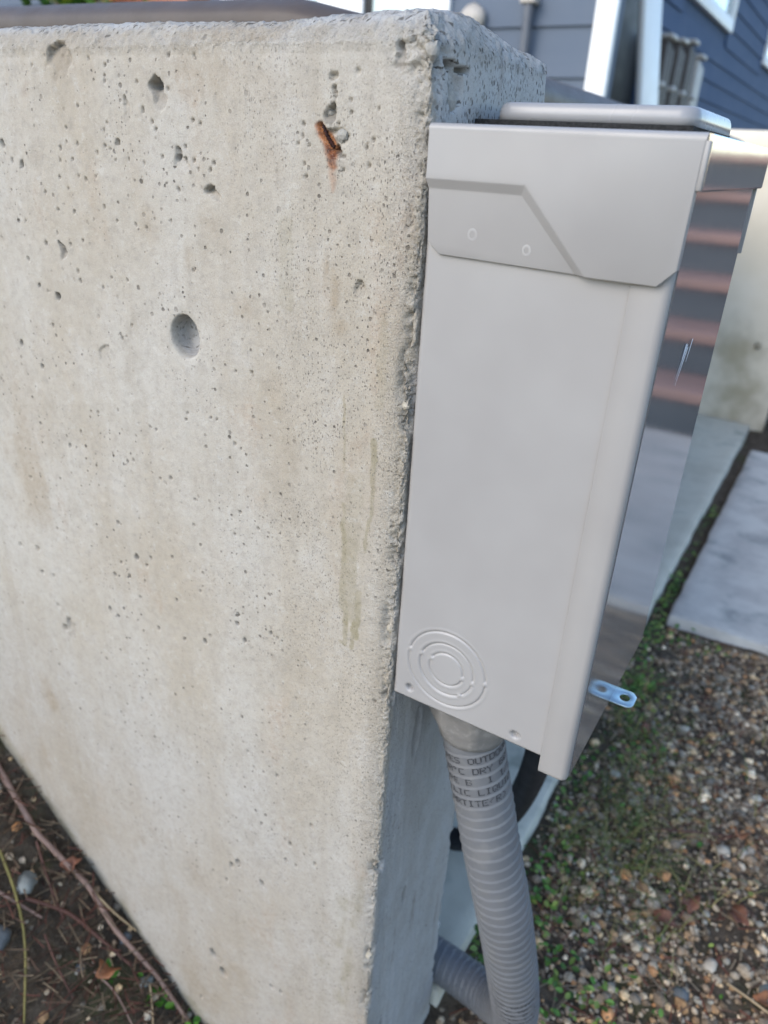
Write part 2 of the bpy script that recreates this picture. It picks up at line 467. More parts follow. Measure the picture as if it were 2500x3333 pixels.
# ------------------------------------------------------------------ the concrete wall in the foreground
def build_wall():
    T = 0.159
    r = 0.0028
    xs = np.concatenate([np.linspace(-3.2, -0.66, 40), np.arange(-0.64, -0.37, 0.0022), np.arange(-0.37, -r, 0.00095)])
    ys = np.concatenate([np.arange(r, 0.03, 0.001), np.arange(0.03, T - 0.008, 0.0015), np.arange(T - 0.008, T - r, 0.001)])
    arc = np.linspace(0, math.pi / 2, 6)
    px = np.concatenate([xs, -r + r * np.sin(arc), np.zeros_like(ys), -r + r * np.cos(arc), np.array([-0.01, -0.05, -0.2, -0.6, -3.2])])
    py = np.concatenate([np.zeros_like(xs), r - r * np.cos(arc), ys, T - r + r * np.sin(arc), np.full(5, T)])
    nxn = np.concatenate([np.zeros_like(xs), np.sin(arc), np.ones_like(ys), np.cos(arc), np.zeros(5)])
    nyn = np.concatenate([-np.ones_like(xs), -np.cos(arc), np.zeros_like(ys), np.sin(arc), np.ones(5)])
    zt = 0.0355
    zs = np.concatenate([np.linspace(-1.35, -1.02, 6), np.arange(-1.0, -0.42, 0.0017), np.arange(-0.42, zt, 0.00095)])
    nz = len(zs)
    nch, ntop = 16, 6
    t = np.linspace(0, 1, nch + 1)[1:]
    ins = np.concatenate([np.zeros(nz), 0.0145 * t ** 1.1, np.array([0.02, 0.03, 0.045, 0.06, 0.07, T / 2 - 0.0005])])
    zz = np.concatenate([zs, zt + 0.0135 * np.sin(t * math.pi / 2), np.full(ntop, zt + 0.0137) + np.array([.0003, .0005, .0006, .0006, .0006, .0006])])
    NU, NV = len(px), len(ins)
    X = np.repeat(px[None], NV, 0); Y = np.repeat(py[None], NV, 0)
    Z = np.repeat(zz[:, None], NU, 1); INS = np.repeat(ins[:, None], NU, 1)
    NX = np.repeat(nxn[None], NV, 0).copy(); NY = np.repeat(nyn[None], NV, 0).copy(); NZ = np.zeros_like(NX)
    X0, Y0 = X.copy(), Y.copy()
    X = np.minimum(X, -INS); Y = np.clip(Y, INS, T - INS)
    chm = np.zeros(NV); chm[nz:nz + nch] = 1; chm[nz + nch:] = 1
    k = np.zeros(NV); k[nz:nz + nch] = t; k[nz + nch:] = 1
    KK = np.repeat(k[:, None], NU, 1)
    NX *= (1 - KK); NY *= (1 - KK); NZ = KK.copy()
    ln = np.sqrt(NX ** 2 + NY ** 2 + NZ ** 2) + 1e-9
    NX /= ln; NY /= ln; NZ /= ln
    near = (X > -0.7)
    A = (Y0 < 0.0015)
    d = np.zeros_like(X)
    d += 0.0016 * fbm(X, Y, Z, 7, 3, 1)
    d += 0.00030 * fbm(X, Y, Z, 130, 3, 5)
    # worn arris down the near vertical corner
    dc = np.where(Y0 < 0.03, np.hypot(np.maximum(-X0, 0), np.maximum(Y0, 0)), 1.0)
    rough = 0.55 * np.abs(fbm(X, Y, Z, 120, 3, 9, 0.6)) + 0.9 * np.abs(fbm(X, Y, Z, 330, 3, 13, 0.7))
    wv = 0.5 + 0.5 * fbm(Z, Z * 0, Z * 0, 26, 3, 15)
    band = 0.0055 + 0.0095 * wv
    d -= 0.0042 * rough * (1 - sstep(0.2, 1.0, dc / band)) * (A * 1.0 + (~A) * 0.6)
    chip = np.maximum(fbm(X, Y, Z, 48, 3, 21) - 0.12, 0) * (1 - sstep(0.3, 1.0, dc / 0.012))
    d -= 0.014 * chip * (1 + 0.8 * fbm(X, Y, Z, 400, 2, 19))
    dcb = np.where(Y0 > 0.09, np.hypot(np.maximum(-X0, 0), np.maximum(T - Y0, 0)), 1.0)
    d -= 0.006 * np.abs(fbm(X, Y, Z, 60, 3, 33)) * (1 - sstep(0.2, 1.0, dcb / 0.009))
    # end face is ribbed and pitted
    endm = sstep(0.004, 0.012, Y0) * (1 - KK) * (X0 > -0.02)
    d += endm * 0.0007 * fbm(X, Y * 1.5, Z * 0.4, 120, 3, 23)
    # rounded uneven top
    top = np.repeat(chm[:, None], NU, 1)
    d += top * (0.0022 * fbm(X, Y, Z * 0, 22, 3, 25) + 0.0016 * fbm(X, Y, Z, 260, 3, 27, 0.65))
    lump = 0.004 * np.exp(-((X + 0.02) / 0.05) ** 2) * np.exp(-((Y - 0.055) / 0.035) ** 2) - 0.0035 * sstep(0.085, 0.13, Y) * (X > -0.1)
    lump = lump - 0.0025 * np.exp(-((X + 0.115) / 0.05) ** 2)
    Z2 = Z + KK * lump
    edge = (1 - sstep(0.0, 0.010, np.abs(Z - zt))) * (1 - KK * 0.6)
    d -= edge * 0.0016 * np.abs(fbm(X, Y, Z, 110, 3, 29))
    # broken top corner
    cc = np.sqrt((X + 0.006) ** 2 + (Y - 0.006) ** 2 + (Z - 0.034) ** 2)
    d -= (1 - sstep(0.004, 0.026, cc)) * (0.002 + 0.0105 * np.abs(fbm(X, Y, Z, 130, 4, 31, 0.7)))
    tint = np.zeros((NV, NU, 4), np.float32)
    f2 = fbm(X, Z, Y, 130, 3, 35)
    wx = X + 0.0022 * f2; wz = Z + 0.0022 * fbm(X, Z, Y, 120, 3, 37)

    def ell(cx, cz, rx, rz, soft=0.35, warp=1.0):
        q = np.sqrt(((X + (wx - X) * warp - cx) / rx) ** 2 + ((Z + (wz - Z) * warp - cz) / rz) ** 2)
        return (1 - sstep(1 - soft, 1 + soft * 0.4, q)) * A

    # air holes seen on the face, one by one
    for (cx, cz, rr) in PORES:
        rr = max(rr, 0.00095) * 1.12
        i0, i1 = np.searchsorted(zz[:nz], [cz - 3 * rr, cz + 3 * rr])
        j0, j1 = np.searchsorted(xs, [cx - 3 * rr, cx + 3 * rr])
        if i1 <= i0 or j1 <= j0: continue
        sl = (slice(i0, i1), slice(j0, j1))
        a = rng.uniform(0.75, 1.05); b = rng.uniform(1.0, 1.5); th = rng.uniform(-0.5, 0.5)
        ux = (X[sl] - cx); uz = (Z[sl] - cz)
        vx = ux * math.cos(th) + uz * math.sin(th); vz = -ux * math.sin(th) + uz * math.cos(th)
        q = np.sqrt((vx / (rr * a)) ** 2 + (vz / (rr * b)) ** 2)
        s = 1 - sstep(0.55, 1.1, q)
        d[sl] -= s * rr * 1.5
        tint[sl][..., 3] = np.maximum(tint[sl][..., 3], s * rng.uniform(0.45, 0.85))  # shade inside each air hole painted as dark tint
    # small random ones further along and lower down
    # cone-tie hole
    q = np.sqrt(((X - (-0.1793)) / 0.0132) ** 2 + ((Z - (-0.1354)) / 0.0150) ** 2) + 0.05 * f2
    s = (1 - sstep(0.80, 1.04, q)) * A
    d -= s * (0.0125 + 0.004 * (1 - np.clip(q, 0, 1))) + 0.0006 * (1 - sstep(0.95, 1.35, q)) * A
    tint[..., 3] = np.maximum(tint[..., 3], 0.35 * s * sstep(0.2, 0.9, q))  # shade around the inside of the tie hole, painted in
    # spalls: (x, z, rx, rz, depth, painted shade)
    for cx, cz, rx, rz, dp, shd in [(-0.1876, 0.0105, 0.0066, 0.0080, 0.0075, 0.30), (-0.2762, 0.0275, 0.0125, 0.0095, 0.0032, 0.30),
                                   (-0.0600, 0.0035, 0.0048, 0.0052, 0.0065, 0.65), (-0.0545, -0.0085, 0.0046, 0.0052, 0.0026, 0.20),
                                   (-0.0520, -0.0145, 0.0045, 0.0026, 0.0058, 0.75),
                                   (-0.2181, 0.0013, 0.003, 0.0060, 0.0018, 0.2), (-0.1469, -0.0427, 0.0042, 0.0040, 0.0040, 0.35),
                                   (-0.1734, -0.0267, 0.0068, 0.0062, 0.0022, 0.15), (-0.298, -0.0928, 0.0028, 0.0066, 0.004, 0.5),
                                   (-0.2622, -0.1635, 0.0055, 0.0085, 0.0010, 0.1), (-0.0383, -0.0859, 0.0032, 0.0042, 0.0020, 0.3),
                                   (-0.0589, 0.0179, 0.0024, 0.0030, 0.0020, 0.3), (-0.0440, 0.0205, 0.0022, 0.0028, 0.0016, 0.1),
                                   (-0.0575, 0.0105, 0.0016, 0.0032, 0.0022, 0.5), (-0.020, 0.030, 0.0035, 0.006, 0.004, 0.4),
                                   (-0.36, -0.45, 0.006, 0.012, 0.002, 0.3), (-0.19, -0.815, 0.006, 0.006, 0.004, 0.4)]:
        s = ell(cx, cz, rx, rz, 0.14, 2.6)
        d -= s * dp * np.clip(0.75 + 0.75 * (Z - cz) / rz, 0.12, 1.5) * (1.0 + 0.6 * f2)
        tint[..., 3] = np.maximum(tint[..., 3], s * shd * (0.7 + 0.6 * np.clip(f2 + 0.3, 0, 1)))
    # rust: the scar of a nail, and what it bled
    def seg(ax, az, bx, bz, w0, w1, soft=0.5):
        tt = np.clip(((wx - ax) * (bx - ax) + (wz - az) * (bz - az)) / ((bx - ax) ** 2 + (bz - az) ** 2), 0, 1)
        dd = np.hypot(wx - ax - tt * (bx - ax), wz - az - tt * (bz - az))
        return (1 - sstep(1 - soft, 1, dd / (w0 + (w1 - w0) * tt))) * A
    rs = seg(-0.0670, -0.0025, -0.0575, -0.0170, 0.0034, 0.0058, 0.65)
    d -= 0.0030 * seg(-0.0665, -0.0025, -0.058, -0.0140, 0.0022, 0.0026)
    rs = np.maximum(rs, 0.85 * seg(-0.060, -0.015, -0.0570, -0.0240, 0.0056, 0.0036, 0.7))
    rs = np.maximum(rs, 0.35 * seg(-0.058, -0.020, -0.0575, -0.034, 0.0050, 0.002, 0.9))
    tint[..., 0] = rs
    # olive run marks
    ol = np.zeros_like(X)
    runs = [(-0.0455, -0.150, -0.0445, -0.200, .0009, .0012, .7), (-0.0435, -0.222, -0.0415, -0.300, .0018, .0040, .75), (-0.0375, -0.250, -0.0345, -0.305, .0060, .0075, .5),
            (-0.0300, -0.285, -0.0300, -0.322, .0035, .0022, .9), (-0.0405, -0.300, -0.0390, -0.331, .0030, .0022, .95),
            (-0.0330, -0.310, -0.0335, -0.333, .0018, .0020, .95), (-0.0425, -0.331, -0.0395, -0.332, .0022, .0020, .95),
            (-0.0225, -0.175, -0.0225, -0.220, .0030, .0016, .85), (-0.0225, -0.215, -0.0255, -0.252, .0016, .0015, .9), (-0.0360, -0.205, -0.0360, -0.250, .0075, .0085, .28),
            (-0.0200, -0.100, -0.0200, -0.150, .004, .004, .3), (-0.0905, -0.055, -0.0905, -0.10, .006, .006, .3)]
    for ax, az, bx, bz, w0, w1, st in runs:
        ol = np.maximum(ol, st * seg(ax, az, bx, bz, w0, w1, 0.35))
    for ax, az, bx, bz, w0, w1, st in [(-0.012, -0.56, -0.020, -0.62, .008, .010, .6), (-0.03, -0.60, -0.035, -0.66, .012, .010, .6), (-0.022, -0.66, -0.03, -0.74, .008, .012, .6), (-0.05, -0.70, -0.055, -0.78, .012, .014, .5)]:
        ol = np.maximum(ol, st * seg(ax, az, bx, bz, w0, w1, 0.95) * sstep(-0.2, 0.35, fbm(X, Z * 0.5, Y, 55, 4, 57, 0.65)))
    # green foot of the wall where it meets the soil
    gz = np.interp(X[0], [-3, -0.9, -0.54, -0.395, -0.23, -0.17, -0.1], [-0.35, -0.42, -0.683, -0.82, -0.965, -0.962, -0.955])
    hgt = Z - gz[None, :]
    ol = np.maximum(ol, 0.8 * (1 - sstep(0.004, 0.03, hgt + 0.02 * fbm(X, Z, Y, 30, 3, 51))) * A)
    tint[..., 1] = ol * (0.62 + 0.38 * sstep(-0.25, 0.2, fbm(X, Z, Y, 70, 4, 53, 0.65)))
    # brown blotches
    bl = sstep(0.14, 0.42, fbm(X, Z * 0.6, Y, 24, 4, 61)) * sstep(-0.1, 0.4, fbm(X, Z, Y, 5, 2, 63))
    for cx, cz, rx, rz, st in [(-0.055, -0.090, 0.004, 0.018, .7), (-0.0505, -0.108, 0.007, 0.006, .7), (-0.0615, -0.075, 0.003, 0.009, .8), (-0.125, -0.108, 0.010, 0.011, .55),
                               (-0.150, -0.060, 0.010, 0.010, .35), (-0.098, -0.022, 0.010, 0.012, .3), (-0.16, 0.022, 0.05, 0.016, .40), (-0.10, 0.015, 0.03, 0.018, .25),
                               (-0.205, -0.065, 0.012, 0.014, .5), (-0.170, -0.083, 0.007, 0.010, .4), (-0.10, -0.16, 0.012, 0.02, .3), (-0.09, -0.20, 0.012, 0.025, .3),
                               (-0.2762, 0.0275, 0.014, 0.011, .5), (-0.39, -0.75, 0.04, 0.05, .35), (-0.24, -0.87, 0.05, 0.05, .3)]:
        bl = np.maximum(bl, st * ell(cx, cz, rx, rz, 0.8, 1.5))
    tbl = np.maximum(bl * 0.75 * (A | (top > 0)), top * 0.45 * sstep(-0.05, 0.3, fbm(X, Y, Z, 40, 3, 65)) * (Y0 < 0.01))
    tint[..., 2] = tbl
    # pits in the end face near the top
    for cy, cz, ry, rz, dp, shd in [(0.0195, 0.0262, 0.0075, 0.0022, 0.006, .8), (0.0330, 0.0255, 0.0060, 0.0018, 0.006, .85), (0.0255, 0.0165, 0.0085, 0.0095, 0.0030, .1),
                                   (0.0240, 0.0120, 0.0040, 0.0050, 0.0035, .3), (0.055, -0.63, 0.003, 0.012, .002, .5), (0.03, -0.80, 0.004, 0.02, .002, .5),
                                   (0.10, -0.45, 0.0025, 0.014, .0018, .5), (0.05, -0.43, 0.005, 0.03, .001, .3), (0.118, -0.405, 0.002, 0.004, .002, .5)]:
        q = np.sqrt(((Y + 0.0018 * f2 - cy) / ry) ** 2 + ((wz - cz) / rz) ** 2)
        s = (1 - sstep(0.7, 1.1, q)) * (X0 > -1e-6) * (1 - KK)
        d -= s * dp * (1 + 0.8 * f2)
        tint[..., 3] = np.maximum(tint[..., 3], s * shd)  # shade in these pits painted into the tint
    V = np.stack([X + NX * d, Y + NY * d, Z2 + NZ * d], -1).reshape(-1, 3)
    I = (np.arange(NV - 1)[:, None] * NU + np.arange(NU - 1)[None, :]).ravel()
    F = np.c_[I, I + 1, I + NU + 1, I + NU]
    return bigmesh('concrete_wall', V, F, M['wall'], None, True, tint.reshape(-1, 4))


PORES = [(-.2477,.0287,.0008), (-.3053,.0252,.0008), (-.2327,.0252,.0008), (-.2342,.0194,.0008), (-.2344,.0163,.0008), (-.2056,.0161,.0008),
(-.2631,.002,.0008), (-.2362,-.007,.0008), (-.2399,-.0112,.001), (-.2773,-.0109,.001), (-.2789,-.0196,.001), (-.2677,-.0202,.001),
(-.2858,-.0237,.0012), (-.2877,-.0314,.0011), (-.2746,-.03,.001), (-.2485,-.0248,.0008), (-.2402,-.0203,.0008), (-.2359,-.022,.0008),
(-.2316,-.0285,.0009), (-.219,-.0275,.0008), (-.2049,-.0288,.0008), (-.1884,-.0244,.0011), (-.1616,-.0252,.0012), (-.145,-.0259,.0011),
(-.1482,-.0296,.0008), (-.1583,-.03,.0008), (-.2281,-.0179,.002), (-.2703,-.0402,.0009), (-.2632,-.0418,.0011), (-.2524,-.0395,.0009),
(-.2911,-.0422,.0013), (-.3091,-.053,.0012), (-.2829,-.0492,.0008), (-.1761,-.0424,.0013), (-.2969,-.0637,.0011), (-.2793,-.0636,.0012),
(-.2471,-.0581,.0008), (-.2358,-.0658,.0008), (-.3446,-.0756,.0012), (-.3366,-.0745,.0009), (-.3014,-.0798,.0008), (-.2738,-.0824,.0009),
(-.2877,-.0864,.0012), (-.2175,-.0667,.001), (-.2076,-.0678,.0009), (-.1795,.0125,.0008), (-.1774,.0297,.0008), (-.1572,.0294,.0008),
(-.195,-.0051,.0008), (-.1923,-.0093,.001), (-.1678,-.018,.0012), (-.1607,-.0035,.0008), (-.1547,-.005,.0008), (-.3309,-.1205,.0013),
(-.3214,-.1232,.001), (-.3098,-.1259,.0022), (-.2834,-.1044,.0013), (-.2818,-.111,.0013), (-.3397,-.102,.0014), (-.1846,-.0618,.0008),
(-.2471,-.1045,.0008), (-.2308,-.1043,.0008), (-.2575,-.1125,.0008), (-.1673,-.0903,.0008), (-.3314,-.0361,.0022), (-.3421,-.0341,.0013),
(-.3506,-.0235,.0021), (-.2965,-.0909,.0022), (-.3158,-.0884,.0015), (-.1755,-.0244,.0016), (-.1684,-.0251,.0013), (-.2024,.0011,.0014),
(-.3313,-.1206,.0013), (-.3108,-.126,.002), (-.3213,-.1496,.0014), (-.2311,-.1356,.0011), (-.3656,-.1707,.002), (-.3425,-.1858,.0019),
(-.2422,-.1464,.0012), (-.2876,-.2124,.0013), (-.2795,-.2111,.0012), (-.3041,-.2331,.0012), (-.2206,-.21,.0008), (-.2149,-.2104,.0011),
(-.3213,-.2494,.0015), (-.2501,-.2454,.0013), (-.2431,-.2426,.001), (-.3844,-.2954,.0015), (-.137,-.203,.0012), (-.1335,-.1508,.0009),
(-.1197,-.149,.001), (-.1805,-.1901,.0011), (-.1823,-.1955,.001), (-.1584,-.1889,.0008), (-.1529,-.1889,.0008), (-.1792,-.2583,.0011),
(-.1343,-.2554,.0013), (-.1401,-.2754,.001), (-.1173,-.2636,.0011), (-.1818,-.2804,.0012), (-.2029,-.2469,.0013), (-.2146,-.2504,.0008),
(-.2713,-.3064,.0015), (-.3933,-.3723,.0022), (-.4198,-.3765,.0019), (-.2524,-.3333,.0023), (-.2409,-.3374,.0013), (-.2349,-.3281,.0014),
(-.2089,-.3184,.0012), (-.2649,-.3566,.0017), (-.2836,-.3616,.0018), (-.2738,-.346,.0013), (-.2451,-.3544,.0011), (-.3917,-.3975,.0021),
(-.3737,-.3948,.0014), (-.1399,-.3466,.0013), (-.1412,-.3558,.0018), (-.1722,-.3807,.0016), (-.1787,-.3894,.0019), (-.2029,-.3971,.0017),
(-.1349,-.3699,.0017), (-.1073,-.3512,.0009), (-.2861,-.4065,.0021), (-.2966,-.4025,.0018), (-.2341,-.3988,.0017), (-.3701,-.4538,.0033),
(-.2082,-.3596,.0013), (-.1793,-.3398,.0011), (-.375,-.4293,.0018), (-.1417,-.3557,.0018), (-.1072,-.3507,.0013), (-.1346,-.3692,.0018),
(-.1787,-.3883,.0017), (-.1009,-.3524,.001), (-.0833,-.403,.0009), (-.1035,-.4962,.0019), (-.135,-.4865,.0014), (-.0668,-.5321,.0019),
(-.0898,-.57,.002), (-.0623,-.5756,.0016), (-.1235,-.6454,.0025), (-.162,-.6476,.0025), (-.1533,-.6383,.0032), (-.1226,-.5659,.0017),
(-.1955,-.8098,.0044), (-.1818,-.83,.0051), (-.0836,-.593,.0015), (-.0952,-.5939,.002), (-.2208,-.9107,.0026), (-.1137,-.7945,.0027),
(-.1015,-.7926,.0023), (-.0116,-.37,.0016), (-.1694,-.6736,.0017), (-.0739,-.0135,.0008), (-.0783,-.0089,.0008), (-.0298,.0054,.0008),
(-.0468,.0032,.0008), (-.0472,.0088,.0008), (-.0322,-.0088,.0008), (-.0345,-.0213,.0008), (-.0511,-.0246,.0008), (-.0772,-.0227,.0008),
(-.0817,-.0126,.0008), (-.0364,-.0127,.0008), (-.076,-.029,.0008), (-.0548,-.0025,.0008), (-.0582,.0059,.0013), (-.0779,-.003,.0011)]
wall = tag(build_wall(), 'pale pitted concrete wall filling the left half, rust mark near top', 'wall')


def rock(name, loc, rad, mat, parent=None, seed=1, sub=2, amp=0.25, rot=0.0):
    import bmesh
    bm = bmesh.new()
    bmesh.ops.create_icosphere(bm, subdivisions=sub, radius=1.0)
    co = np.array([v.co[:] for v in bm.verts])
    n = 1 + amp * fbm(co[:, 0] + seed * 3.1, co[:, 1], co[:, 2] + seed, 1.1, 3, seed)
    co = np.round(co * 2.6) / 2.6 * 0.35 + co * 0.65
    co = co * n[:, None] * np.array(rad)
    cr, sr = math.cos(rot), math.sin(rot)
    co = np.c_[co[:, 0] * cr - co[:, 1] * sr, co[:, 0] * sr + co[:, 1] * cr, co[:, 2]]
    for v, c in zip(bm.verts, co):
        v.co = c
    me = bpy.data.meshes.new(name)
    bm.to_mesh(me); bm.free()
    me.polygons.foreach_set('use_smooth', [True] * len(me.polygons))
    o = link(name, me, parent, mat)
    o.location = loc
    return o


# stones showing in the broken places of the wall, and the rusted nail
for loc, rad, mt, sd_ in [((-0.0525, 0.0016, -0.0075), (0.0042, 0.0026, 0.0044), 'aggregate', 3), ((-0.0625, 0.0046, 0.0020), (0.0026, 0.0028, 0.0030), 'aggregate', 4),
                          
                          ((-0.0035, 0.0050, 0.0310), (0.0036, 0.0040, 0.0046), 'aggregate', 7), ((-0.0033, 0.0250, 0.0110), (0.0030, 0.0048, 0.0062), 'aggregate', 10),
                          ((-0.0046, 0.0036, -0.148), (0.0026, 0.0024, 0.0030), 'aggregate_pale', 12), ((-0.0050, 0.0036, -0.306), (0.0028, 0.0024, 0.0032), 'aggregate_pale', 13),
                          ((-0.0046, 0.0038, -0.395), (0.0028, 0.0026, 0.0036), 'aggregate_tan', 14), ((-0.0046, 0.0038, -0.655), (0.0034, 0.0028, 0.0040), 'aggregate_pale', 15),
                          ((-0.0026, 0.1545, -0.575), (0.0026, 0.0040, 0.0080), 'aggregate_pale', 16)]:
    ro = rock('aggregate_stone', loc, rad, M[mt], wall, sd_, 2, 0.5)
    ro.data.polygons.foreach_set('use_smooth', [False] * len(ro.data.polygons))


def resample(pts, n, lin=False):
    P = np.array(pts, float)
    if lin:
        s = np.r_[0, np.cumsum(np.linalg.norm(np.diff(P, axis=0), axis=1))]
        ss = np.linspace(0, s[-1], n)
        return np.stack([np.interp(ss, s, P[:, k]) for k in range(3)], 1), ss
    P = np.vstack([2 * P[0] - P[1], P, 2 * P[-1] - P[-2]])
    out = []
    for i in range(1, len(P) - 2):
        for t in np.linspace(0, 1, 24, endpoint=False):
            a, b, c, d = P[i - 1], P[i], P[i + 1], P[i + 2]
            out.append(0.5 * (2 * b + (c - a) * t + (2 * a - 5 * b + 4 * c - d) * t * t + (3 * b - a - 3 * c + d) * t ** 3))
    out.append(P[-2])
    out = np.array(out)
    s = np.r_[0, np.cumsum(np.linalg.norm(np.diff(out, axis=0), axis=1))]
    ss = np.linspace(0, s[-1], n)
    return np.stack([np.interp(ss, s, out[:, k]) for k in range(3)], 1), ss


def frames(P, ref):
    T = np.gradient(P, axis=0)
    T /= np.linalg.norm(T, axis=1)[:, None]
    N = np.zeros_like(P)
    n = np.array(ref, float)
    for i in range(len(P)):
        n = n - T[i] * (n @ T[i]); n /= np.linalg.norm(n)
        N[i] = n
    B = np.cross(T, N)
    return T, N, B


def tube(name, pts, radius, mat, parent=None, n=60, k=10, ref=(0.31, -0.85, 0.43), rfun=None, lin=False):
    P, s = resample(pts, n, lin)
    T, N, B = frames(P, ref)
    th = np.linspace(0, 2 * math.pi, k, endpoint=False)
    r = np.full((n, k), radius) if rfun is None else rfun(s[:, None], th[None, :])
    V = P[:, None] + r[..., None] * (np.cos(th)[None, :, None] * N[:, None] + np.sin(th)[None, :, None] * B[:, None])
    V = V.reshape(-1, 3)
    i = np.arange(n - 1)[:, None] * k; j = np.arange(k)[None, :]; j2 = (j + 1) % k
    F = np.stack([(i + j), (i + k + j), (i + k + j2), (i + j2)], -1).reshape(-1, 4)
    o = bigmesh(name, V, F, mat, parent, True)
    return o, P, s, N, B


nail, *_ = tube('rusted_nail', [(-0.0662, 0.0022, -0.0030), (-0.0630, 0.0016, -0.0085), (-0.0588, 0.0022, -0.0138)], 0.0009, M['rust'], wall, 24, 8,
                rfun=lambda s, t: 0.0009 + 0.0004 * np.sin(s * 3000 + 3 * t) + 0.0003 * np.sin(s * 5200 + t))
# ------------------------------------------------------------------ pad, paving slab, far wall
def slabgrid(name, x, y, z, depth, mat, step=0.03, amp=0.003, label=None, cat=None, kind=None, er=0.006):
    xs = np.unique(np.r_[np.arange(x[0], x[1], step), x[1] - er, x[1], x[0], x[0] + er]); ys = np.unique(np.r_[np.arange(y[0], y[1], step), y[1] - er, y[1], y[0], y[0] + er])
    XX, YY = np.meshgrid(xs, ys)
    n = fbm(XX, YY, XX * 0, 14, 3, 71)
    ed = np.minimum.reduce([XX - x[0], x[1] - XX, YY - y[0], y[1] - YY])
    ZZ = z + amp * n - er * 0.6 * (1 - sstep(0, er, ed))
    nX, nY = len(xs), len(ys)
    jx = np.where((XX == x[0]) | (XX == x[1]), 0.004 * fbm(XX * 0, YY, XX * 0, 18, 3, 73), 0)
    jy = np.where((YY == y[0]) | (YY == y[1]), 0.004 * fbm(XX, YY * 0, XX * 0, 18, 3, 75), 0)
    V = np.c_[(XX + jx).ravel(), (YY + jy).ravel(), ZZ.ravel()]
    ring = list(range(0, nX)) + [i * nX + nX - 1 for i in range(1, nY)] + [(nY - 1) * nX + i for i in range(nX - 2, -1, -1)] + [i * nX for i in range(nY - 2, 0, -1)]
    low = V[ring].copy(); low[:, 2] = z - depth
    b = len(V)
    V = np.vstack([V, low])
    I = (np.arange(nY - 1)[:, None] * nX + np.arange(nX - 1)[None, :]).ravel()
    F = np.c_[I, I + 1, I + nX + 1, I + nX].tolist()
    L = len(ring)
    for i in range(L):
        F.append([ring[i], b + i, b + (i + 1) % L, ring[(i + 1) % L]])
    return tag(bigmesh(name, V, np.array(F), mat, None, True), label, cat, kind=kind)


slabgrid('concrete_pad', (-2.9, 0.006), (0.165, 2.86), -0.929, 0.14, M['pad'], label='grey concrete pad running back from behind the wall', kind='structure')
slabgrid('paving_slab', (0.047, 1.5), (1.212, 2.55), -0.930, 0.14, M['slab'], label='square grey paving slab beside the weedy joint', kind='structure')


def far_wall():
    xs = np.linspace(-6.5, 0.05, 90); zs = np.linspace(-1.2, 0.112, 34)
    V = []; F = []
    prof = [(2.885, z) for z in zs] + [(2.892, 0.120), (2.905, 0.125), (3.07, 0.125), (3.085, 0.115), (3.085, -1.2)]
    P = len(prof)
    for i, x in enumerate(xs):
        for (y, z) in prof:
            V.append((x, y, z))
    V = np.array(V)
    V[:, 1] += 0.004 * fbm(V[:, 0], V[:, 1], V[:, 2], 5, 3, 81)
    for i in range(len(xs) - 1):
        for j in range(P - 1):
            F.append((i * P + j, (i + 1) * P + j, (i + 1) * P + j + 1, i * P + j + 1))
    o = bigmesh('concrete_wall', V, np.array(F), M['concrete2'], None, True)
    e = mesh('end_face', [tuple(V[(len(xs) - 1) * P + j]) for j in range(P)], [tuple(range(P))], M['concrete2'], o)
    for (x, z) in [(-0.05, -0.62), (-0.30, -0.45), (-0.62, -0.62)]:
        t = np.linspace(0, 2 * math.pi, 14, endpoint=False)
        vs = [(x + 0.011 * math.cos(a), 2.876, z + 0.012 * math.sin(a)) for a in t] + [(x + 0.006 * math.cos(a), 2.90, z + 0.006 * math.sin(a)) for a in t]
        fs = [(i, (i + 1) % 14, 14 + (i + 1) % 14, 14 + i) for i in range(14)] + [tuple(range(14, 28))]
        mesh('tie_hole', vs, fs, M['dark'], o)
    return tag(o, 'low stained concrete wall in the blurred background behind the box', 'wall')


far_wall()

# ------------------------------------------------------------------ electrical box
y0 = 0.0036
BW = 0.187
ebox = thing('electrical_box', 'grey metal outdoor electrical box fixed to the wall end', 'electrical box')
# back box without its near side
box('enclosure_body', (0.0006, 0.112), (y0 + 0.004, y0 + BW), (-0.358, -0.004), M['paint'], ebox, 0.0015)


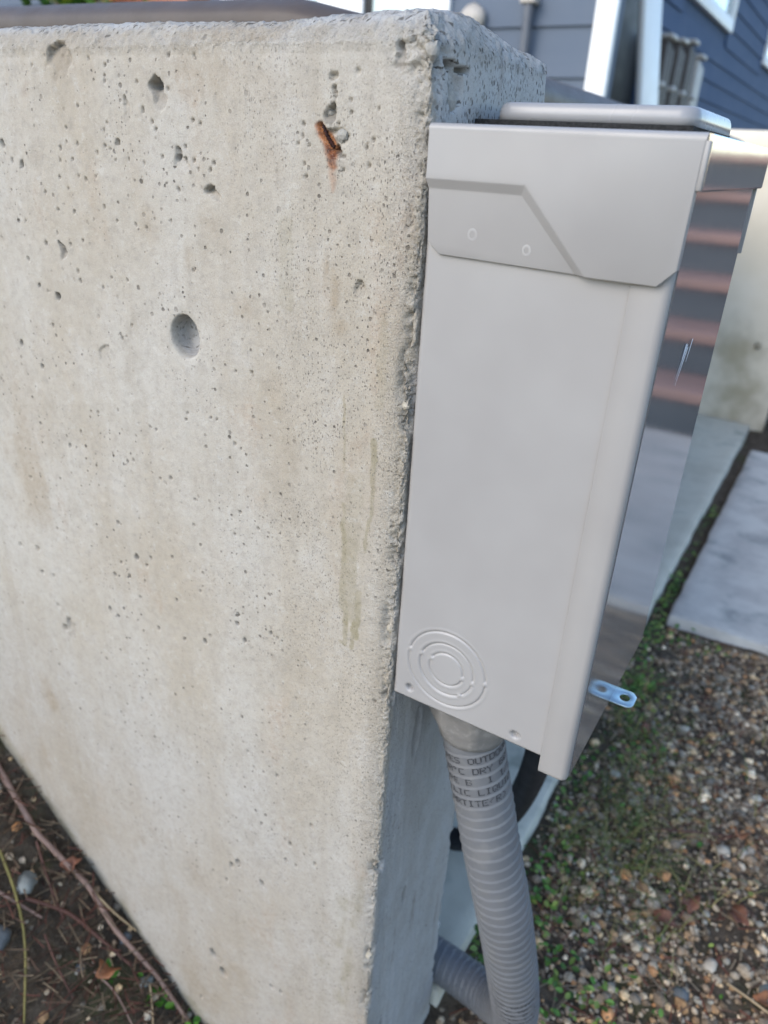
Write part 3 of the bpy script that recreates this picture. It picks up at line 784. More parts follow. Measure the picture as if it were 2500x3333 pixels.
def side_panel():
    cx, cz = 0.0395, -0.3208
    xs = np.concatenate([np.arange(0.001, 0.0085, 0.0018), np.arange(0.0088, 0.0715, 0.0005), np.arange(0.0725, 0.1125, 0.0011)])
    zs = np.concatenate([np.arange(-0.3575, -0.287, 0.0005), np.arange(-0.286, -0.05, 0.004)])
    XX, ZZ = np.meshgrid(xs, zs)
    rr = np.hypot(XX - cx, ZZ - cz); th = np.arctan2(ZZ - cz, XX - cx)
    h = np.zeros_like(XX)
    for k, (rad, tabs) in enumerate([(0.0282, (2.95, 0.02, -1.05)), (0.0196, (2.85, -0.15, -0.95)), (0.0122, (2.75, -0.2, -0.9))]):
        g = np.exp(-((rr - rad) / 0.00055) ** 2)
        step = 0.0007 * sstep(rad + 0.0006, rad - 0.0006, rr) * (1 if k % 2 == 0 else -1)
        gap = np.ones_like(g)
        for tb in tabs[:2] if k != 1 else tabs:
            dth = np.abs((th - tb + math.pi) % (2 * math.pi) - math.pi) * rad
            gap *= sstep(0.0012, 0.0024, dth)
            h -= -0.0005 * np.exp(-(dth / 0.0013) ** 2) * np.exp(-((rr - rad) / 0.0013) ** 2)
        h -= 0.0009 * g * gap
        h += step * 0.35
        h += 0.00022 * np.exp(-((rr - rad - 0.0021) / 0.0008) ** 2) * gap
    for sx, sz in [(0.0135, -0.3479), (0.0923, -0.3494)]:
        q = np.hypot(XX - sx, ZZ - sz)
        h -= 0.0040 * (1 - sstep(0.0018, 0.0026, q)) + 0.0007 * (1 - sstep(0.0024, 0.0042, q))
    edge = np.minimum.reduce([XX - xs[0], ZZ - zs[0]])
    h -= 0.0012 * (1 - sstep(0, 0.0018, edge))
    h += 0.0004 * fbm(XX, XX * 0, ZZ, 9, 2, 91)
    YY = y0 - h
    nX, nZ = len(xs), len(zs)
    V = np.c_[XX.ravel(), YY.ravel(), ZZ.ravel()]
    I = (np.arange(nZ - 1)[:, None] * nX + np.arange(nX - 1)[None, :]).ravel()
    F = np.c_[I, I + 1, I + nX + 1, I + nX].tolist()
    ring = list(range(nX)) + [i * nX + nX - 1 for i in range(1, nZ)] + [(nZ - 1) * nX + i for i in range(nX - 2, -1, -1)] + [i * nX for i in range(nZ - 2, 0, -1)]
    b = len(V); low = V[ring].copy(); low[:, 1] = y0 + 0.0055
    V = np.vstack([V, low]); L = len(ring)
    for i in range(L):
        F.append([ring[i], b + i, b + (i + 1) % L, ring[(i + 1) % L]])
    return bigmesh('side_panel', V, np.array(F), M['paint'], ebox, True)


tag(side_panel(), 'flat side panel with ringed knockout and two screw holes')


def prism(name, prof, ax, a, b, mat, parent, closed=False, smooth=False):
    """sweep a 2-D profile (list of pairs) along axis ax from a to b"""
    V = []
    for t in (a, b):
        for (u, v) in prof:
            p = [u, v]; p.insert(ax, t); V.append(tuple(p))
    n = len(prof)
    F = [(i, i + 1, n + i + 1, n + i) for i in range(n - 1)]
    if closed:
        F.append((n - 1, 0, n, 2 * n - 1)); F += [tuple(range(n - 1, -1, -1)), tuple(range(n, 2 * n))]
    return mesh(name, V, F, mat, parent, smooth)


# door: a folded tray with a rounded front corner
yd = y0 - 0.0015; ye = y0 + BW + 0.0012; R_ = 0.0042
arc = np.linspace(0, math.pi / 2, 9)
xd0, xd1 = 0.1112, 0.1300
profd = [(xd0, yd + 0.0009), (xd0 + 0.0003, yd)] + [(xd1 - R_ + R_ * math.sin(t), yd + R_ - R_ * math.cos(t)) for t in arc]
profd += [(xd1 - R_ + R_ * math.cos(t), ye - R_ + R_ * math.sin(t)) for t in arc] + [(xd0, ye)]
Vd = []
zrows = [-0.3690, -0.3682, -0.3660, -0.02]
for zi, z in enumerate(zrows):
    sh = [0.0016, 0.0005, 0, 0][zi]
    for (x, y) in profd:
        Vd.append((x - (sh if x > 0.12 else 0), y + (sh if y < 0.05 else (-sh if y > 0.15 else 0)), z))
nd_ = len(profd)
Fd = [(r * nd_ + i, r * nd_ + i + 1, (r + 1) * nd_ + i + 1, (r + 1) * nd_ + i) for r in range(3) for i in range(nd_ - 1)]
Fd.append(tuple(range(nd_ - 1, -1, -1)))
door = mesh('door', Vd, Fd, M['paint'], ebox, True)
film = box('protective_film', (xd1 + 0.0001, xd1 + 0.0006), (yd + R_ + 0.0004, ye - R_ + 0.001), (-0.3655, -0.0215), M['film'], door)
tag(film, 'shiny peel-off film reflecting steps and paving')
for k, (ya, za, yb, zb) in enumerate([(0.060, -0.118, 0.072, -0.101), (0.0625, -0.122, 0.075, -0.103), (0.080, -0.112, 0.085, -0.100), (0.066, -0.108, 0.0685, -0.100)]):
    wv_ = 0.0007
    mesh('scratch', [(xd1 + 0.0011, ya, za), (xd1 + 0.0011, ya + wv_, za), (xd1 + 0.0011, yb + 0.003, zb), (xd1 + 0.0011, yb, zb)], [(0, 1, 2, 3)], M['scratch'], film)


# hood
def hood():
    yr = y0 - 0.0048; yl = y0 - 0.0020; yb = y0 - 0.0002
    up = [(0.0004, -0.0252), (0.0543, -0.0252), (0.0902, -0.0632)]
    lo = [(0.0010, -0.0298), (0.0523, -0.0298), (0.0848, -0.0630)]
    V = [];

    def v(x, y, z):
        V.append((x, y, z)); return len(V) - 1
    F = []
    # top edge rounding
    tl = [v(0.0006, yr + 0.0032, 0.0), v(0.0004, yr + 0.0012, -0.0006), v(0.0004, yr + 0.0003, -0.0016), v(0.0004, yr, -0.0034)]
    tr = [v(0.1318, yr + 0.0032, 0.0), v(0.1320, yr + 0.0012, -0.0006), v(0.1320, yr + 0.0003, -0.0016), v(0.1318, yr, -0.0034)]
    for a in range(3):
        F.append((tl[a], tl[a + 1], tr[a + 1], tr[a]))
    u = [v(x, yr, z) for x, z in up]
    l = [v(x, yl, z) for x, z in lo]
    ul = [v(x, yr + 0.0002, z + 0.0035) if k == 0 else v(x + 0.0022, yr, z + 0.0016) for k, (x, z) in enumerate(up)]
    rb = [v(0.1312, yr, -0.0555), v(0.1238, yr, -0.0633)]
    ul[2] = v(0.0930, yr, -0.0633)
    F.append((tl[3], ul[0], ul[1], ul[2], rb[1], rb[0], tr[3]))
    # soft shoulder then the sloping band
    F.append((ul[0], u[0], u[1], ul[1])); F.append((ul[1], u[1], u[2], ul[2]))
    F.append((u[0], l[0], l[1], u[1])); F.append((u[1], l[1], l[2], u[2]))
    c1 = v(0.0098, yl, -0.0614); c2 = v(0.0026, yl, -0.0553)
    F.append((l[0], c2, c1, l[2], l[1]))
    # thin returned edge, down to the box
    ring = [tl[3], ul[0], u[0], l[0], c2, c1, l[2], u[2], ul[2], rb[1], rb[0], tr[3]]
    back = [v(V[i][0], yb, V[i][2]) for i in ring]
    for a in range(len(ring) - 1):
        F.append((ring[a], back[a], back[a + 1], ring[a + 1]))
    o = mesh('hood_cheek', V, F, M['paint'], ebox)
    o.data.polygons.foreach_set('use_smooth', [True] * len(o.data.polygons))
    me = o.data
    bv = o.modifiers.new('bevel', 'BEVEL'); bv.width = 0.0006; bv.segments = 2; bv.limit_method = 'ANGLE'; bv.angle_limit = math.radians(18)
    # two spot-weld dimples
    for x, z, r_ in [(0.0282, -0.0500, 0.0030), (0.0583, -0.0545, 0.0026)]:
        th = np.linspace(0, 2 * math.pi, 20, endpoint=False)
        vs = []; fs = []
        for q, hh in ((1.0, -0.00005), (0.80, 0.00010), (0.50, 0.00002)):
            for t in th:
                vs.append((x + r_ * q * math.cos(t), yl - hh, z + r_ * q * 1.15 * math.sin(t)))
        for a in range(2):
            for i in range(20):
                fs.append((a * 20 + i, a * 20 + (i + 1) % 20, (a + 1) * 20 + (i + 1) % 20, (a + 1) * 20 + i))
        mesh('weld_dimple', vs, fs, M['paint'], o, True)
    top = box('hood_top', (0.0008, 0.1322), (yr + 0.0028, y0 + BW + 0.0055), (-0.0022, -0.0002), M['paint'], ebox, 0.0006)
    box('hood_cheek', (0.0008, 0.1318), (y0 + BW + 0.0035, y0 + BW + 0.0056), (-0.062, -0.0024), M['paint'], ebox, 0.0005)
    # front lip, kicked outwards a little
    prof = [(0.1318, -0.0003), (0.1336, -0.0005), (0.1341, -0.0011), (0.1342, -0.0030), (0.1341, -0.0220), (0.1336, -0.0228), (0.1328, -0.0222), (0.1326, -0.0060), (0.1316, -0.0024)]
    Vp = []
    for yy in (yr + 0.0022, yr + 0.0030, y0 + BW + 0.0060, y0 + BW + 0.0068):
        for (a, b) in prof:
            Vp.append((a, yy, b))
    n = len(prof)
    Fp = [(r * n + i, r * n + (i + 1) % n, (r + 1) * n + (i + 1) % n, (r + 1) * n + i) for r in range(3) for i in range(n)]
    Fp += [tuple(range(n - 1, -1, -1)), tuple(range(3 * n, 4 * n))]
    lip = mesh('hood_lip', Vp, Fp, M['film'], ebox, False)
    # near end cap of the lip in enamel
    box('lip_end', (0.1310, 0.1338), (yr + 0.0004, yr + 0.0020), (-0.0226, -0.0030), M['paint'], ebox, 0.0006)
    return o


hood()
# rubber gasket and hub closing plate on top
box('gasket', (0.0022, 0.1160), (0.0460, 0.150), (-0.0002, 0.0043), M['gasket'], ebox, 0.0004)


def hub_plate():
    x0_, x1_, ya, yb, z0, z1 = 0.0130, 0.1170, 0.0470, 0.1500, 0.0040, 0.0128
    rings = []
    def rr(ins, z, rad):
        pts = []
        for (cx, cy, a0) in [(x1_ - ins - rad, yb - ins - rad, 0), (x0_ + ins + rad, yb - ins - rad, 90), (x0_ + ins + rad, ya + ins + rad, 180), (x1_ - ins - rad, ya + ins + rad, 270)]:
            for t in np.linspace(0, 90, 7):
                a = math.radians(a0 + t)
                pts.append((cx + rad * math.cos(a), cy + rad * math.sin(a), z))
        return pts
    V = []
    for ins, z in [(0.0, z0), (0.0, z0 + 0.004), (0.0004, z1 - 0.0030), (0.0012, z1 - 0.0012), (0.0024, z1 - 0.0003), (0.0042, z1)]:
        V += rr(ins, z, 0.009 - ins * 0.6)
    n = 28
    F = [(r * n + i, r * n + (i + 1) % n, (r + 1) * n + (i + 1) % n, (r + 1) * n + i) for r in range(5) for i in range(n)]
    F.append(tuple(range(5 * n, 6 * n))); F.append(tuple(range(n - 1, -1, -1)))
    return mesh('hub_plate', V, F, M['hub'], ebox, True)


hub_plate()


def hasp():
    # zinc padlock tab sticking out of the bottom edge of the door
    z0, z1 = -0.3668, -0.3655
    out = [(0.1260, 0.0955), (0.1432, 0.0955), (0.1468, 0.0985), (0.1468, 0.1110), (0.1432, 0.1150), (0.1260, 0.1150)]
    hc, hr = (0.1392, 0.1055), 0.0037
    import bmesh
    bm = bmesh.new()
    n = 24
    hole = [(hc[0] + hr * math.cos(2 * math.pi * i / n), hc[1] + hr * 1.15 * math.sin(2 * math.pi * i / n)) for i in range(n)]
    # project the hole samples onto the outline to get a clean ring of quads
    def onto(p):
        dx, dy = p[0] - hc[0], p[1] - hc[1]
        best = 1e9
        for i in range(len(out)):
            a, b = out[i], out[(i + 1) % len(out)]
            ex, ey = b[0] - a[0], b[1] - a[1]
            den = dx * ey - dy * ex
            if abs(den) < 1e-12: continue
            t = ((a[0] - hc[0]) * ey - (a[1] - hc[1]) * ex) / den
            s_ = ((a[0] - hc[0]) * dy - (a[1] - hc[1]) * dx) / den
            if t > 0 and -1e-6 <= s_ <= 1 + 1e-6: best = min(best, t)
        return (hc[0] + dx * best, hc[1] + dy * best)
    V = []
    for z in (z1, z0):
        V += [(x, y, z) for x, y in hole] + [(*onto(p), z) for p in hole]
    F = []
    for i in range(n):
        j = (i + 1) % n
        F += [(i, n + i, n + j, j), (2 * n + i, 2 * n + j, 3 * n + j, 3 * n + i), (n + i, 3 * n + i, 3 * n + j, n + j), (i, j, 2 * n + j, 2 * n + i)]
    bm.free()
    o = mesh('padlock_tab', V, F, M['zinc'], ebox)
    return bevel(o, 0.0003, 1)


tag(hasp(), 'bright zinc padlock tab with a round hole')

# ------------------------------------------------------------------ big grey conduit
PATH = [(0.036, 0.0640, -0.385), (0.0395, 0.0640, -0.410), (0.0470, 0.0640, -0.4400), (0.0595, 0.0632, -0.4833), (0.0740, 0.0620, -0.5330), (0.0905, 0.0690, -0.6030),
        (0.1035, 0.0900, -0.7044), (0.1065, 0.1150, -0.7850), (0.0990, 0.1470, -0.8500), (0.0740, 0.1720, -0.8880), (0.0350, 0.1850, -0.9030), (-0.030, 0.1900, -0.9050),
        (-0.25, 0.195, -0.9050), (-0.60, 0.20, -0.9050)]
RC = 0.0235
PITCH = 0.0098
cond = thing('conduit', 'thick ribbed grey plastic conduit curving down from under the box', 'conduit')


def ribs(s, t):
    ph = (s / PITCH - t / (2 * math.pi)) % 1.0
    rise = sstep(0.0, 0.10, ph)
    fall = 1 - ph
    return RC - 0.0003 + 0.00105 * rise * (0.25 + 0.75 * fall) + 0.00022 * np.exp(-((ph - 0.10) / 0.05) ** 2)


cb, CP, CS, CN, CB = tube('jacket', PATH, RC, M['conduit'], cond, 1150, 56, rfun=ribs)

FONT = {'A': '01110100011000111111100011000110001', 'B': '11110100011000111110100011000111110', 'C': '01111100001000010000100001000001111', 'D': '11110100011000110001100011000111110',
        'E': '11111100001000011110100001000011111', 'G': '01111100001000010011100011000101111', 'I': '01110001000010000100001000010001110', 'L': '10000100001000010000100001000011111',
        'O': '01110100011000110001100011000101110', 'P': '11110100011000111110100001000010000', 'Q': '01110100011000110001101011001001101', 'R': '11110100011000111110101001001010001',
        'S': '01111100001000001110000010000111110', 'T': '11111001000010000100001000010000100', 'U': '10001100011000110001100011000101110', 'Y': '10001100010101000100001000010000100',
        'M': '10001110111010110101100011000110001', '0': '01110100011001110101110011000101110', '1': '00100011000010000100001000010001110', '2': '01110100010000100010001000100011111',
        '6': '01110100001000011110100011000101110', '9': '01110100011000101111000010000101110', '/': '00001000010001000100010001000010000', '<': '00010001000100010000010000010000010',
        '>': '01000001000001000001000100010001000', '*': '01100100100110000000000000000000000', ' ': '0' * 35}


def print_text(rows, s_start, th0):
    V = []; F = []
    cw, ch = 0.00098, 0.00086
    for ri, (txt, off) in enumerate(rows):
        for ci, chh in enumerate(txt):
            bits = FONT[chh]
            for r in range(7):
                for c in range(5):
                    if bits[r * 5 + c] != '1' or rng.random() < 0.03: continue
                    a0 = (off + ci * 5.6 * 0.001 + c * cw) / RC
                    q = []
                    for (da, db) in ((0.02, 0.05), (0.9, 0.05), (0.9, 0.95), (0.02, 0.95)):
                        ang = th0 + a0 + da * cw / RC
                        s = s_start + (ri - ang / (2 * math.pi)) * PITCH + 0.0017 + (r + db) * ch
                        p = np.array([np.interp(s, CS, CP[:, k]) for k in range(3)])
                        nn = np.array([np.interp(s, CS, CN[:, k]) for k in range(3)]); bb = np.array([np.interp(s, CS, CB[:, k]) for k in range(3)])
                        rad = float(ribs(np.array(s), np.array((-ang) % (2 * math.pi)))) + 0.0003
                        q.append(p + rad * (math.cos(ang) * nn - math.sin(ang) * bb))
                    b = len(V); V += q; F.append((b, b + 1, b + 2, b + 3))
    return mesh('printed_text', V, F, M['ink'], cond)


ROWS = [('  SR RES OUTDOOR', -0.0545), ('  90*C DRY 60*C', -0.041), (' TYPE B  1 1/2', -0.042), (' METALLIC LIQUID', -0.056), ('  CARTITE<R>', -0.043)]
print_text([(t, o_) for t, o_ in ROWS], 4 * PITCH - 0.0002, 0.0)
ROWS2 = [('  RES OUTDOOR  ', -0.040), (' 90*C DRY 60', -0.034), (' TYPE B 1 1/2', -0.030), (' ALLIC LIQUID', -0.034), ('   TITE<R>', -0.034)]
print_text(ROWS2, 34 * PITCH, 0.15)


def fitting():
    o = None
    # threaded hub nut: faceted body that tapers into the conduit
    c0 = np.array(PATH[0]); c1 = np.array(PATH[1])
    rows = [(-0.357, 0.0355, 0.0), (-0.3745, 0.0355, 0.0), (-0.3765, 0.0345, 0.0), (-0.3780, 0.0338, 1), (-0.3960, 0.0330, 1), (-0.4040, 0.0300, 1), (-0.4115, 0.0268, 0.4), (-0.4165, 0.0258, 0.0), (-0.4172, 0.0236, 0)]
    k = 48
    V = []; F = []
    for (z, r, fac) in rows:
        t_ = (z - c0[2]) / (c1[2] - c0[2])
        cx = c0[0] + (c1[0] - c0[0]) * t_ * 0.9; cy = 0.0640
        for i in range(k):
            a = 2 * math.pi * i / k
            sec = (a + 0.3) % (math.pi / 4) - math.pi / 8
            oct_ = math.cos(math.pi / 8) / math.cos(sec) * 1.035
            rr = r * (1 + fac * (oct_ - 1))
            V.append((cx + rr * math.cos(a), cy + rr * math.sin(a), z))
    for r in range(len(rows) - 1):
        for i in range(k):
            F.append((r * k + i, (r + 1) * k + i, (r + 1) * k + (i + 1) % k, r * k + (i + 1) % k))
    F.append(tuple(range(k)))
    return mesh('connector', V, F, M['fitting'], cond, True)


tag(fitting(), 'scuffed grey plastic connector nut under the box')

# black conduit behind
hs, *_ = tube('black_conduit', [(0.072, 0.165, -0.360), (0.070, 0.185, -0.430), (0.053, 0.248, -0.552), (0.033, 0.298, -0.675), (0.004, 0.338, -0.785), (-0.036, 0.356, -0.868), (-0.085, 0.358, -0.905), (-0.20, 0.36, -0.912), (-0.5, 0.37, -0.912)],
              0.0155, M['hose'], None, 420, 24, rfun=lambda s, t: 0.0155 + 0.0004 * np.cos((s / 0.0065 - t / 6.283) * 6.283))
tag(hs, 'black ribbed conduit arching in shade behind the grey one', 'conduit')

# ------------------------------------------------------------------ hot tub with padded cover
tub = thing('hot_tub', 'hot tub under a padded brown vinyl cover behind the wall', 'hot tub')
for (xa, xb, ya, yb) in [(-2.35, -0.245, 0.335, 0.35), (-2.35, -0.245, 2.39, 2.405)]:
    for i in range(11):
        a = xa + (xb - xa) * i / 11
        box('skirt_board', (a + 0.003, a + (xb - xa) / 11 - 0.003), (ya, yb), (-0.928, -0.02), M['tubwood'], tub, 0.003)
for i in range(11):
    a = 0.36 + 2.02 * i / 11
    box('skirt_board', (-0.26, -0.245), (a + 0.003, a + 2.02 / 11 - 0.003), (-0.928, -0.02), M['tubwood'], tub, 0.003)
box('tub_shell', (-2.34, -0.265), (0.355, 2.385), (-0.926, -0.01), M['tubwood'], tub, 0.02)


def cover():
    xa, xb, ya, yb = -2.42, -0.200, 0.280, 2.46
    n = 90
    xs = xa + (xb - xa) * (0.5 - 0.5 * np.cos(np.linspace(0, math.pi, n))); ys = ya + (yb - ya) * (0.5 - 0.5 * np.cos(np.linspace(0, math.pi, n)))
    XX, YY = np.meshgrid(xs, ys)
    ed = np.minimum.reduce([XX - xa, xb - XX, YY - ya, yb - YY])
    crown = 0.018 * sstep(0, 0.35, ed)
    hx = np.interp(XX, [-2.4, -0.80, -0.52, -0.38, -0.31, -0.25, -0.2], [0.122, 0.120, 0.116, 0.115, 0.112, 0.099, 0.085])
    hy = 1 - 0.12 * sstep(0.4, 1.2, YY)
    ZZ = hx * hy + crown * 0.3 + 0.003 * fbm(XX, YY, XX * 0, 5, 2, 95) - 0.018 * (1 - np.sqrt(np.clip(ed / 0.022, 0, 1)))
    V = np.c_[XX.ravel(), YY.ravel(), ZZ.ravel()]
    I = (np.arange(n - 1)[:, None] * n + np.arange(n - 1)[None, :]).ravel()
    F = np.c_[I, I + 1, I + n + 1, I + n].tolist()
    ring = list(range(n)) + [i * n + n - 1 for i in range(1, n)] + [(n - 1) * n + i for i in range(n - 2, -1, -1)] + [i * n for i in range(n - 2, 0, -1)]
    L = len(ring)
    prev = ring
    for (dz, dout) in ((0.012, 0.002), (0.018, -0.001), (0.024, 0.003), (0.07, 0.005), (0.13, 0.002)):
        b = len(V); low = V[ring].copy(); low[:, 2] -= dz
        c = np.array([(xa + xb) / 2, (ya + yb) / 2]); dirn = np.sign(low[:, :2] - c) * (np.abs(low[:, :2] - c) > np.array([(xb - xa) / 2, (yb - ya) / 2]) - 0.002)
        low[:, :2] += dirn * dout
        V = np.vstack([V, low]); cur = list(range(b, b + L))
        for i in range(L):
            F.append([prev[i], cur[i], cur[(i + 1) % L], prev[(i + 1) % L]])
        prev = cur
    o = bigmesh('cover', V, np.array(F), M['vinyl'], tub, True)
    # stitching along the near and right seams
    Vs = []; Fs = []
    def st(p, q, wv_):
        b = len(Vs); Vs.extend([p, q, (q[0], q[1], q[2] - wv_), (p[0], p[1], p[2] - wv_)]); Fs.append((b, b + 1, b + 2, b + 3))
    row = V[:n]
    for x in np.arange(-1.3, -0.215, 0.008):
        z = float(np.interp(x, row[:, 0], row[:, 2])) - 0.018
        z2 = float(np.interp(x + 0.005, row[:, 0], row[:, 2])) - 0.018
        st((x, ya - 0.004, z), (x + 0.005, ya - 0.004, z2), 0.0016)
    tag(mesh('stitching', Vs, Fs, M['thread'], o), kind='stuff')
    return o


cover()

# ------------------------------------------------------------------ house
house = thing('house', 'blue grey lap sided house front with white framed glass door', 'house')
HY = 4.2
EXP = 0.244


def lap(parent, mat, p0, p1, z0, nrm, exp, n, skip=None, t0=0.006, t1=0.024):
    """lap boards from p0 to p1 (xy), each its own part"""
    p0 = np.array(p0, float); p1 = np.array(p1, float); nrm = np.array(nrm, float)
    for i in range(n):
        za = z0 + i * exp; zb = za + exp + 0.02
        spans = [(0.0, 1.0)]
        if skip:
            for (sa, sb, sz0, sz1) in skip:
                if zb - 0.02 > sz0 and za < sz1:
                    new = []
                    for (a, b) in spans:
                        if sb <= a or sa >= b: new.append((a, b)); continue
                        if sa > a: new.append((a, sa))
                        if sb < b: new.append((sb, b))
                    spans = new
        for (a, b) in spans:
            A = p0 + (p1 - p0) * a; B = p0 + (p1 - p0) * b
            V = []
            for P in (A, B):
                for (off, z) in ((0, za), (t1, za), (t0, zb), (0, zb)):
                    V.append((P[0] + nrm[0] * off, P[1] + nrm[1] * off, z))
            mesh('siding_plank', V, [(0, 1, 5, 4), (1, 2, 6, 5), (2, 3, 7, 6), (3, 0, 4, 7), (0, 3, 2, 1), (4, 5, 6, 7)], mat, parent)


Lx0, Lx1 = -7.0, -1.31
Wd = Lx1 - Lx0
fr = lambda x: (x - Lx0) / Wd
zl = 0.648 - 7 * EXP + 0.0
lap(house, M['siding'], (Lx0, HY), (Lx1, HY), zl, (0, -1), EXP, 15, [(fr(-3.95), fr(-2.20), -2, 1.6)])
box('wall', (Lx0, -1.228), (HY + 0.005, HY + 0.10), (-1.1, 2.7), M['siding'], house)
box('corner_board', (-1.335, -1.222), (HY - 0.045, HY + 0.004), (-1.1, 2.7), M['white'], house, 0.004)
gd = box('door_frame', (-3.95, -3.47), (HY - 0.05, HY + 0.003), (-1.1, 1.62), M['white'], house, 0.006)
box('door_frame', (-3.13, -2.79), (HY - 0.06, HY + 0.003), (-1.1, 1.62), M['white'], house, 0.006)
box('door_frame', (-2.42, -2.20), (HY - 0.05, HY + 0.003), (-1.1, 1.62), M['white'], house, 0.006)
box('door_head', (-3.95, -2.20), (HY - 0.062, HY + 0.003), (1.625, 1.78), M['white'], house, 0.006)
box('pane', (-3.468, -3.132), (HY - 0.03, HY + 0.002), (-1.1, 1.62), M['glass'], house)
box('pane', (-2.735, -2.422), (HY - 0.03, HY + 0.002), (-1.1, 1.62), M['glass'], house)
box('door_seal', (-2.788, -2.737), (HY - 0.04, HY + 0.002), (-1.1, 1.62), M['shade_seal_black'], house)
dp, *_ = tube('downpipe', [(-1.70, HY - 0.07, -1.0), (-1.70, HY - 0.07, 0.3), (-1.70, HY - 0.07, 1.2), (-1.70, HY - 0.07, 2.6)], 0.026, M['downpipe'], house, 12, 14)
box('pipe_clip', (-1.745, -1.655), (HY - 0.105, HY - 0.022), (0.745, 0.775), M['cream'], dp, 0.006)
vt = rock('wall_fixture', (-2.04, HY - 0.05, 0.690), (0.085, 0.05, 0.075), M['cream'], house, 2, 2, 0.05)

wing = thing('house', 'darker slate blue house wall receding on the right with white windows', 'house')
WX = -1.60
wskip = [((7.05 - 5.0) / 10, (9.15 - 5.0) / 10, 1.26, 2.4), ((11.75 - 5.0) / 10, (13.6 - 5.0) / 10, 1.26, 2.4), (0.0, (6.05 - 5.0) / 10, -2, 2.0)]
lap(wing, M['siding_dark'], (WX, 5.0), (WX, 15.0), -1.10, (1, 0), 0.172, 23, wskip, 0.005, 0.02)
box('wall', (-6, WX - 0.004), (5.0, 15.0), (-1.1, 2.85), M['siding_dark'], wing)
for (a, b) in ((7.05, 9.15), (11.75, 13.6)):
    f = box('window', (WX - 0.003, WX + 0.005), (a, b), (1.26, 2.4), M['glass'], wing)
    box('frame', (WX + 0.001, WX + 0.05), (a, b), (1.262, 1.37), M['white'], f, 0.004)
    box('frame', (WX + 0.001, WX + 0.05), (a, b), (2.30, 2.398), M['white'], f, 0.004)
    box('frame', (WX + 0.001, WX + 0.049), (a + 0.001, a + 0.10), (1.371, 2.299), M['white'], f, 0.004)
    box('frame', (WX + 0.001, WX + 0.049), (b - 0.10, b - 0.001), (1.371, 2.299), M['white'], f, 0.004)
box('door', (WX - 0.003, WX + 0.008), (5.02, 6.04), (-1.1, 1.98), M['shade_seal_black'], wing, 0.003)  # flat black panel: the open doorway's inner shade painted as colour

# white board propped beside the dark doorway
bd = mesh('leaning_board', [(-1.40, 6.20, -0.95), (-1.35, 6.20, -0.95), (-1.35, 6.80, -0.95), (-1.40, 6.80, -0.95), (-1.40, 5.02, 1.05), (-1.35, 5.02, 1.05), (-1.35, 5.46, 1.05), (-1.40, 5.46, 1.05)],
          [(3, 2, 1, 0), (4, 5, 6, 7), (0, 1, 5, 4), (1, 2, 6, 5), (2, 3, 7, 6), (3, 0, 4, 7)], M['white'])
bevel(bd, 0.02, 3)
tag(bd, 'tall white board leaning beside the dark doorway in the background', 'board')


# folded slatted chairs standing on edge against the house
def chair(y, top, mat, label):
    t = thing('folded_chair', label, 'chair', 'folded chairs by the house')
    xa, xb = -1.56, -1.42
    for k in range(3):
        yy = y + k * 0.085
        box('slat', (xa, xb), (yy, yy + 0.072), (-0.95, top + 0.01 - 0.02 * k), M[mat], t, 0.01)
    box('arm_rest', (xa - 0.01, xb + 0.012), (y - 0.01, y + 0.12), (0.52, 0.57), M['cream'], t, 0.03, 3)
    box('top_rail', (xa - 0.01, xb + 0.03), (y - 0.01, y + 0.16), (top + 0.012, top + 0.05), M['cream'], t, 0.015, 3)
    return t


for k, (y, top, mt, lab) in enumerate([(6.12, 0.82, 'wicker', 'nearest brown slatted folded chair, next to the white board'), (6.50, 0.84, 'wicker', 'second brown slatted folded chair from the white board'),
                                       (6.88, 0.88, 'wicker', 'third brown slatted folded chair from the white board'), (7.28, 0.82, 'cream', 'pale rightmost folded chair in the row by the house')]):
    chair(y, top, mt, lab)

# planters on the far wall
pl = thing('planter', 'orange brown wooden planter box just showing over the tub cover', 'planter')
for k in range(4):
    box('plank', (-3.60, -3.02), (2.90, 2.925), (0.126 + k * 0.17, 0.126 + k * 0.17 + 0.162), M['terracotta'], pl, 0.004)
box('back', (-3.60, -3.02), (3.04, 3.065), (0.126, 0.80), M['terracotta'], pl, 0.004)
box('side', (-3.60, -3.575), (2.927, 3.038), (0.126, 0.80), M['terracotta'], pl, 0.004)
box('side', (-3.045, -3.02), (2.927, 3.038), (0.126, 0.80), M['terracotta'], pl, 0.004)
box('soil', (-3.573, -3.047), (2.927, 3.038), (0.128, 0.77), M['soil'], pl)


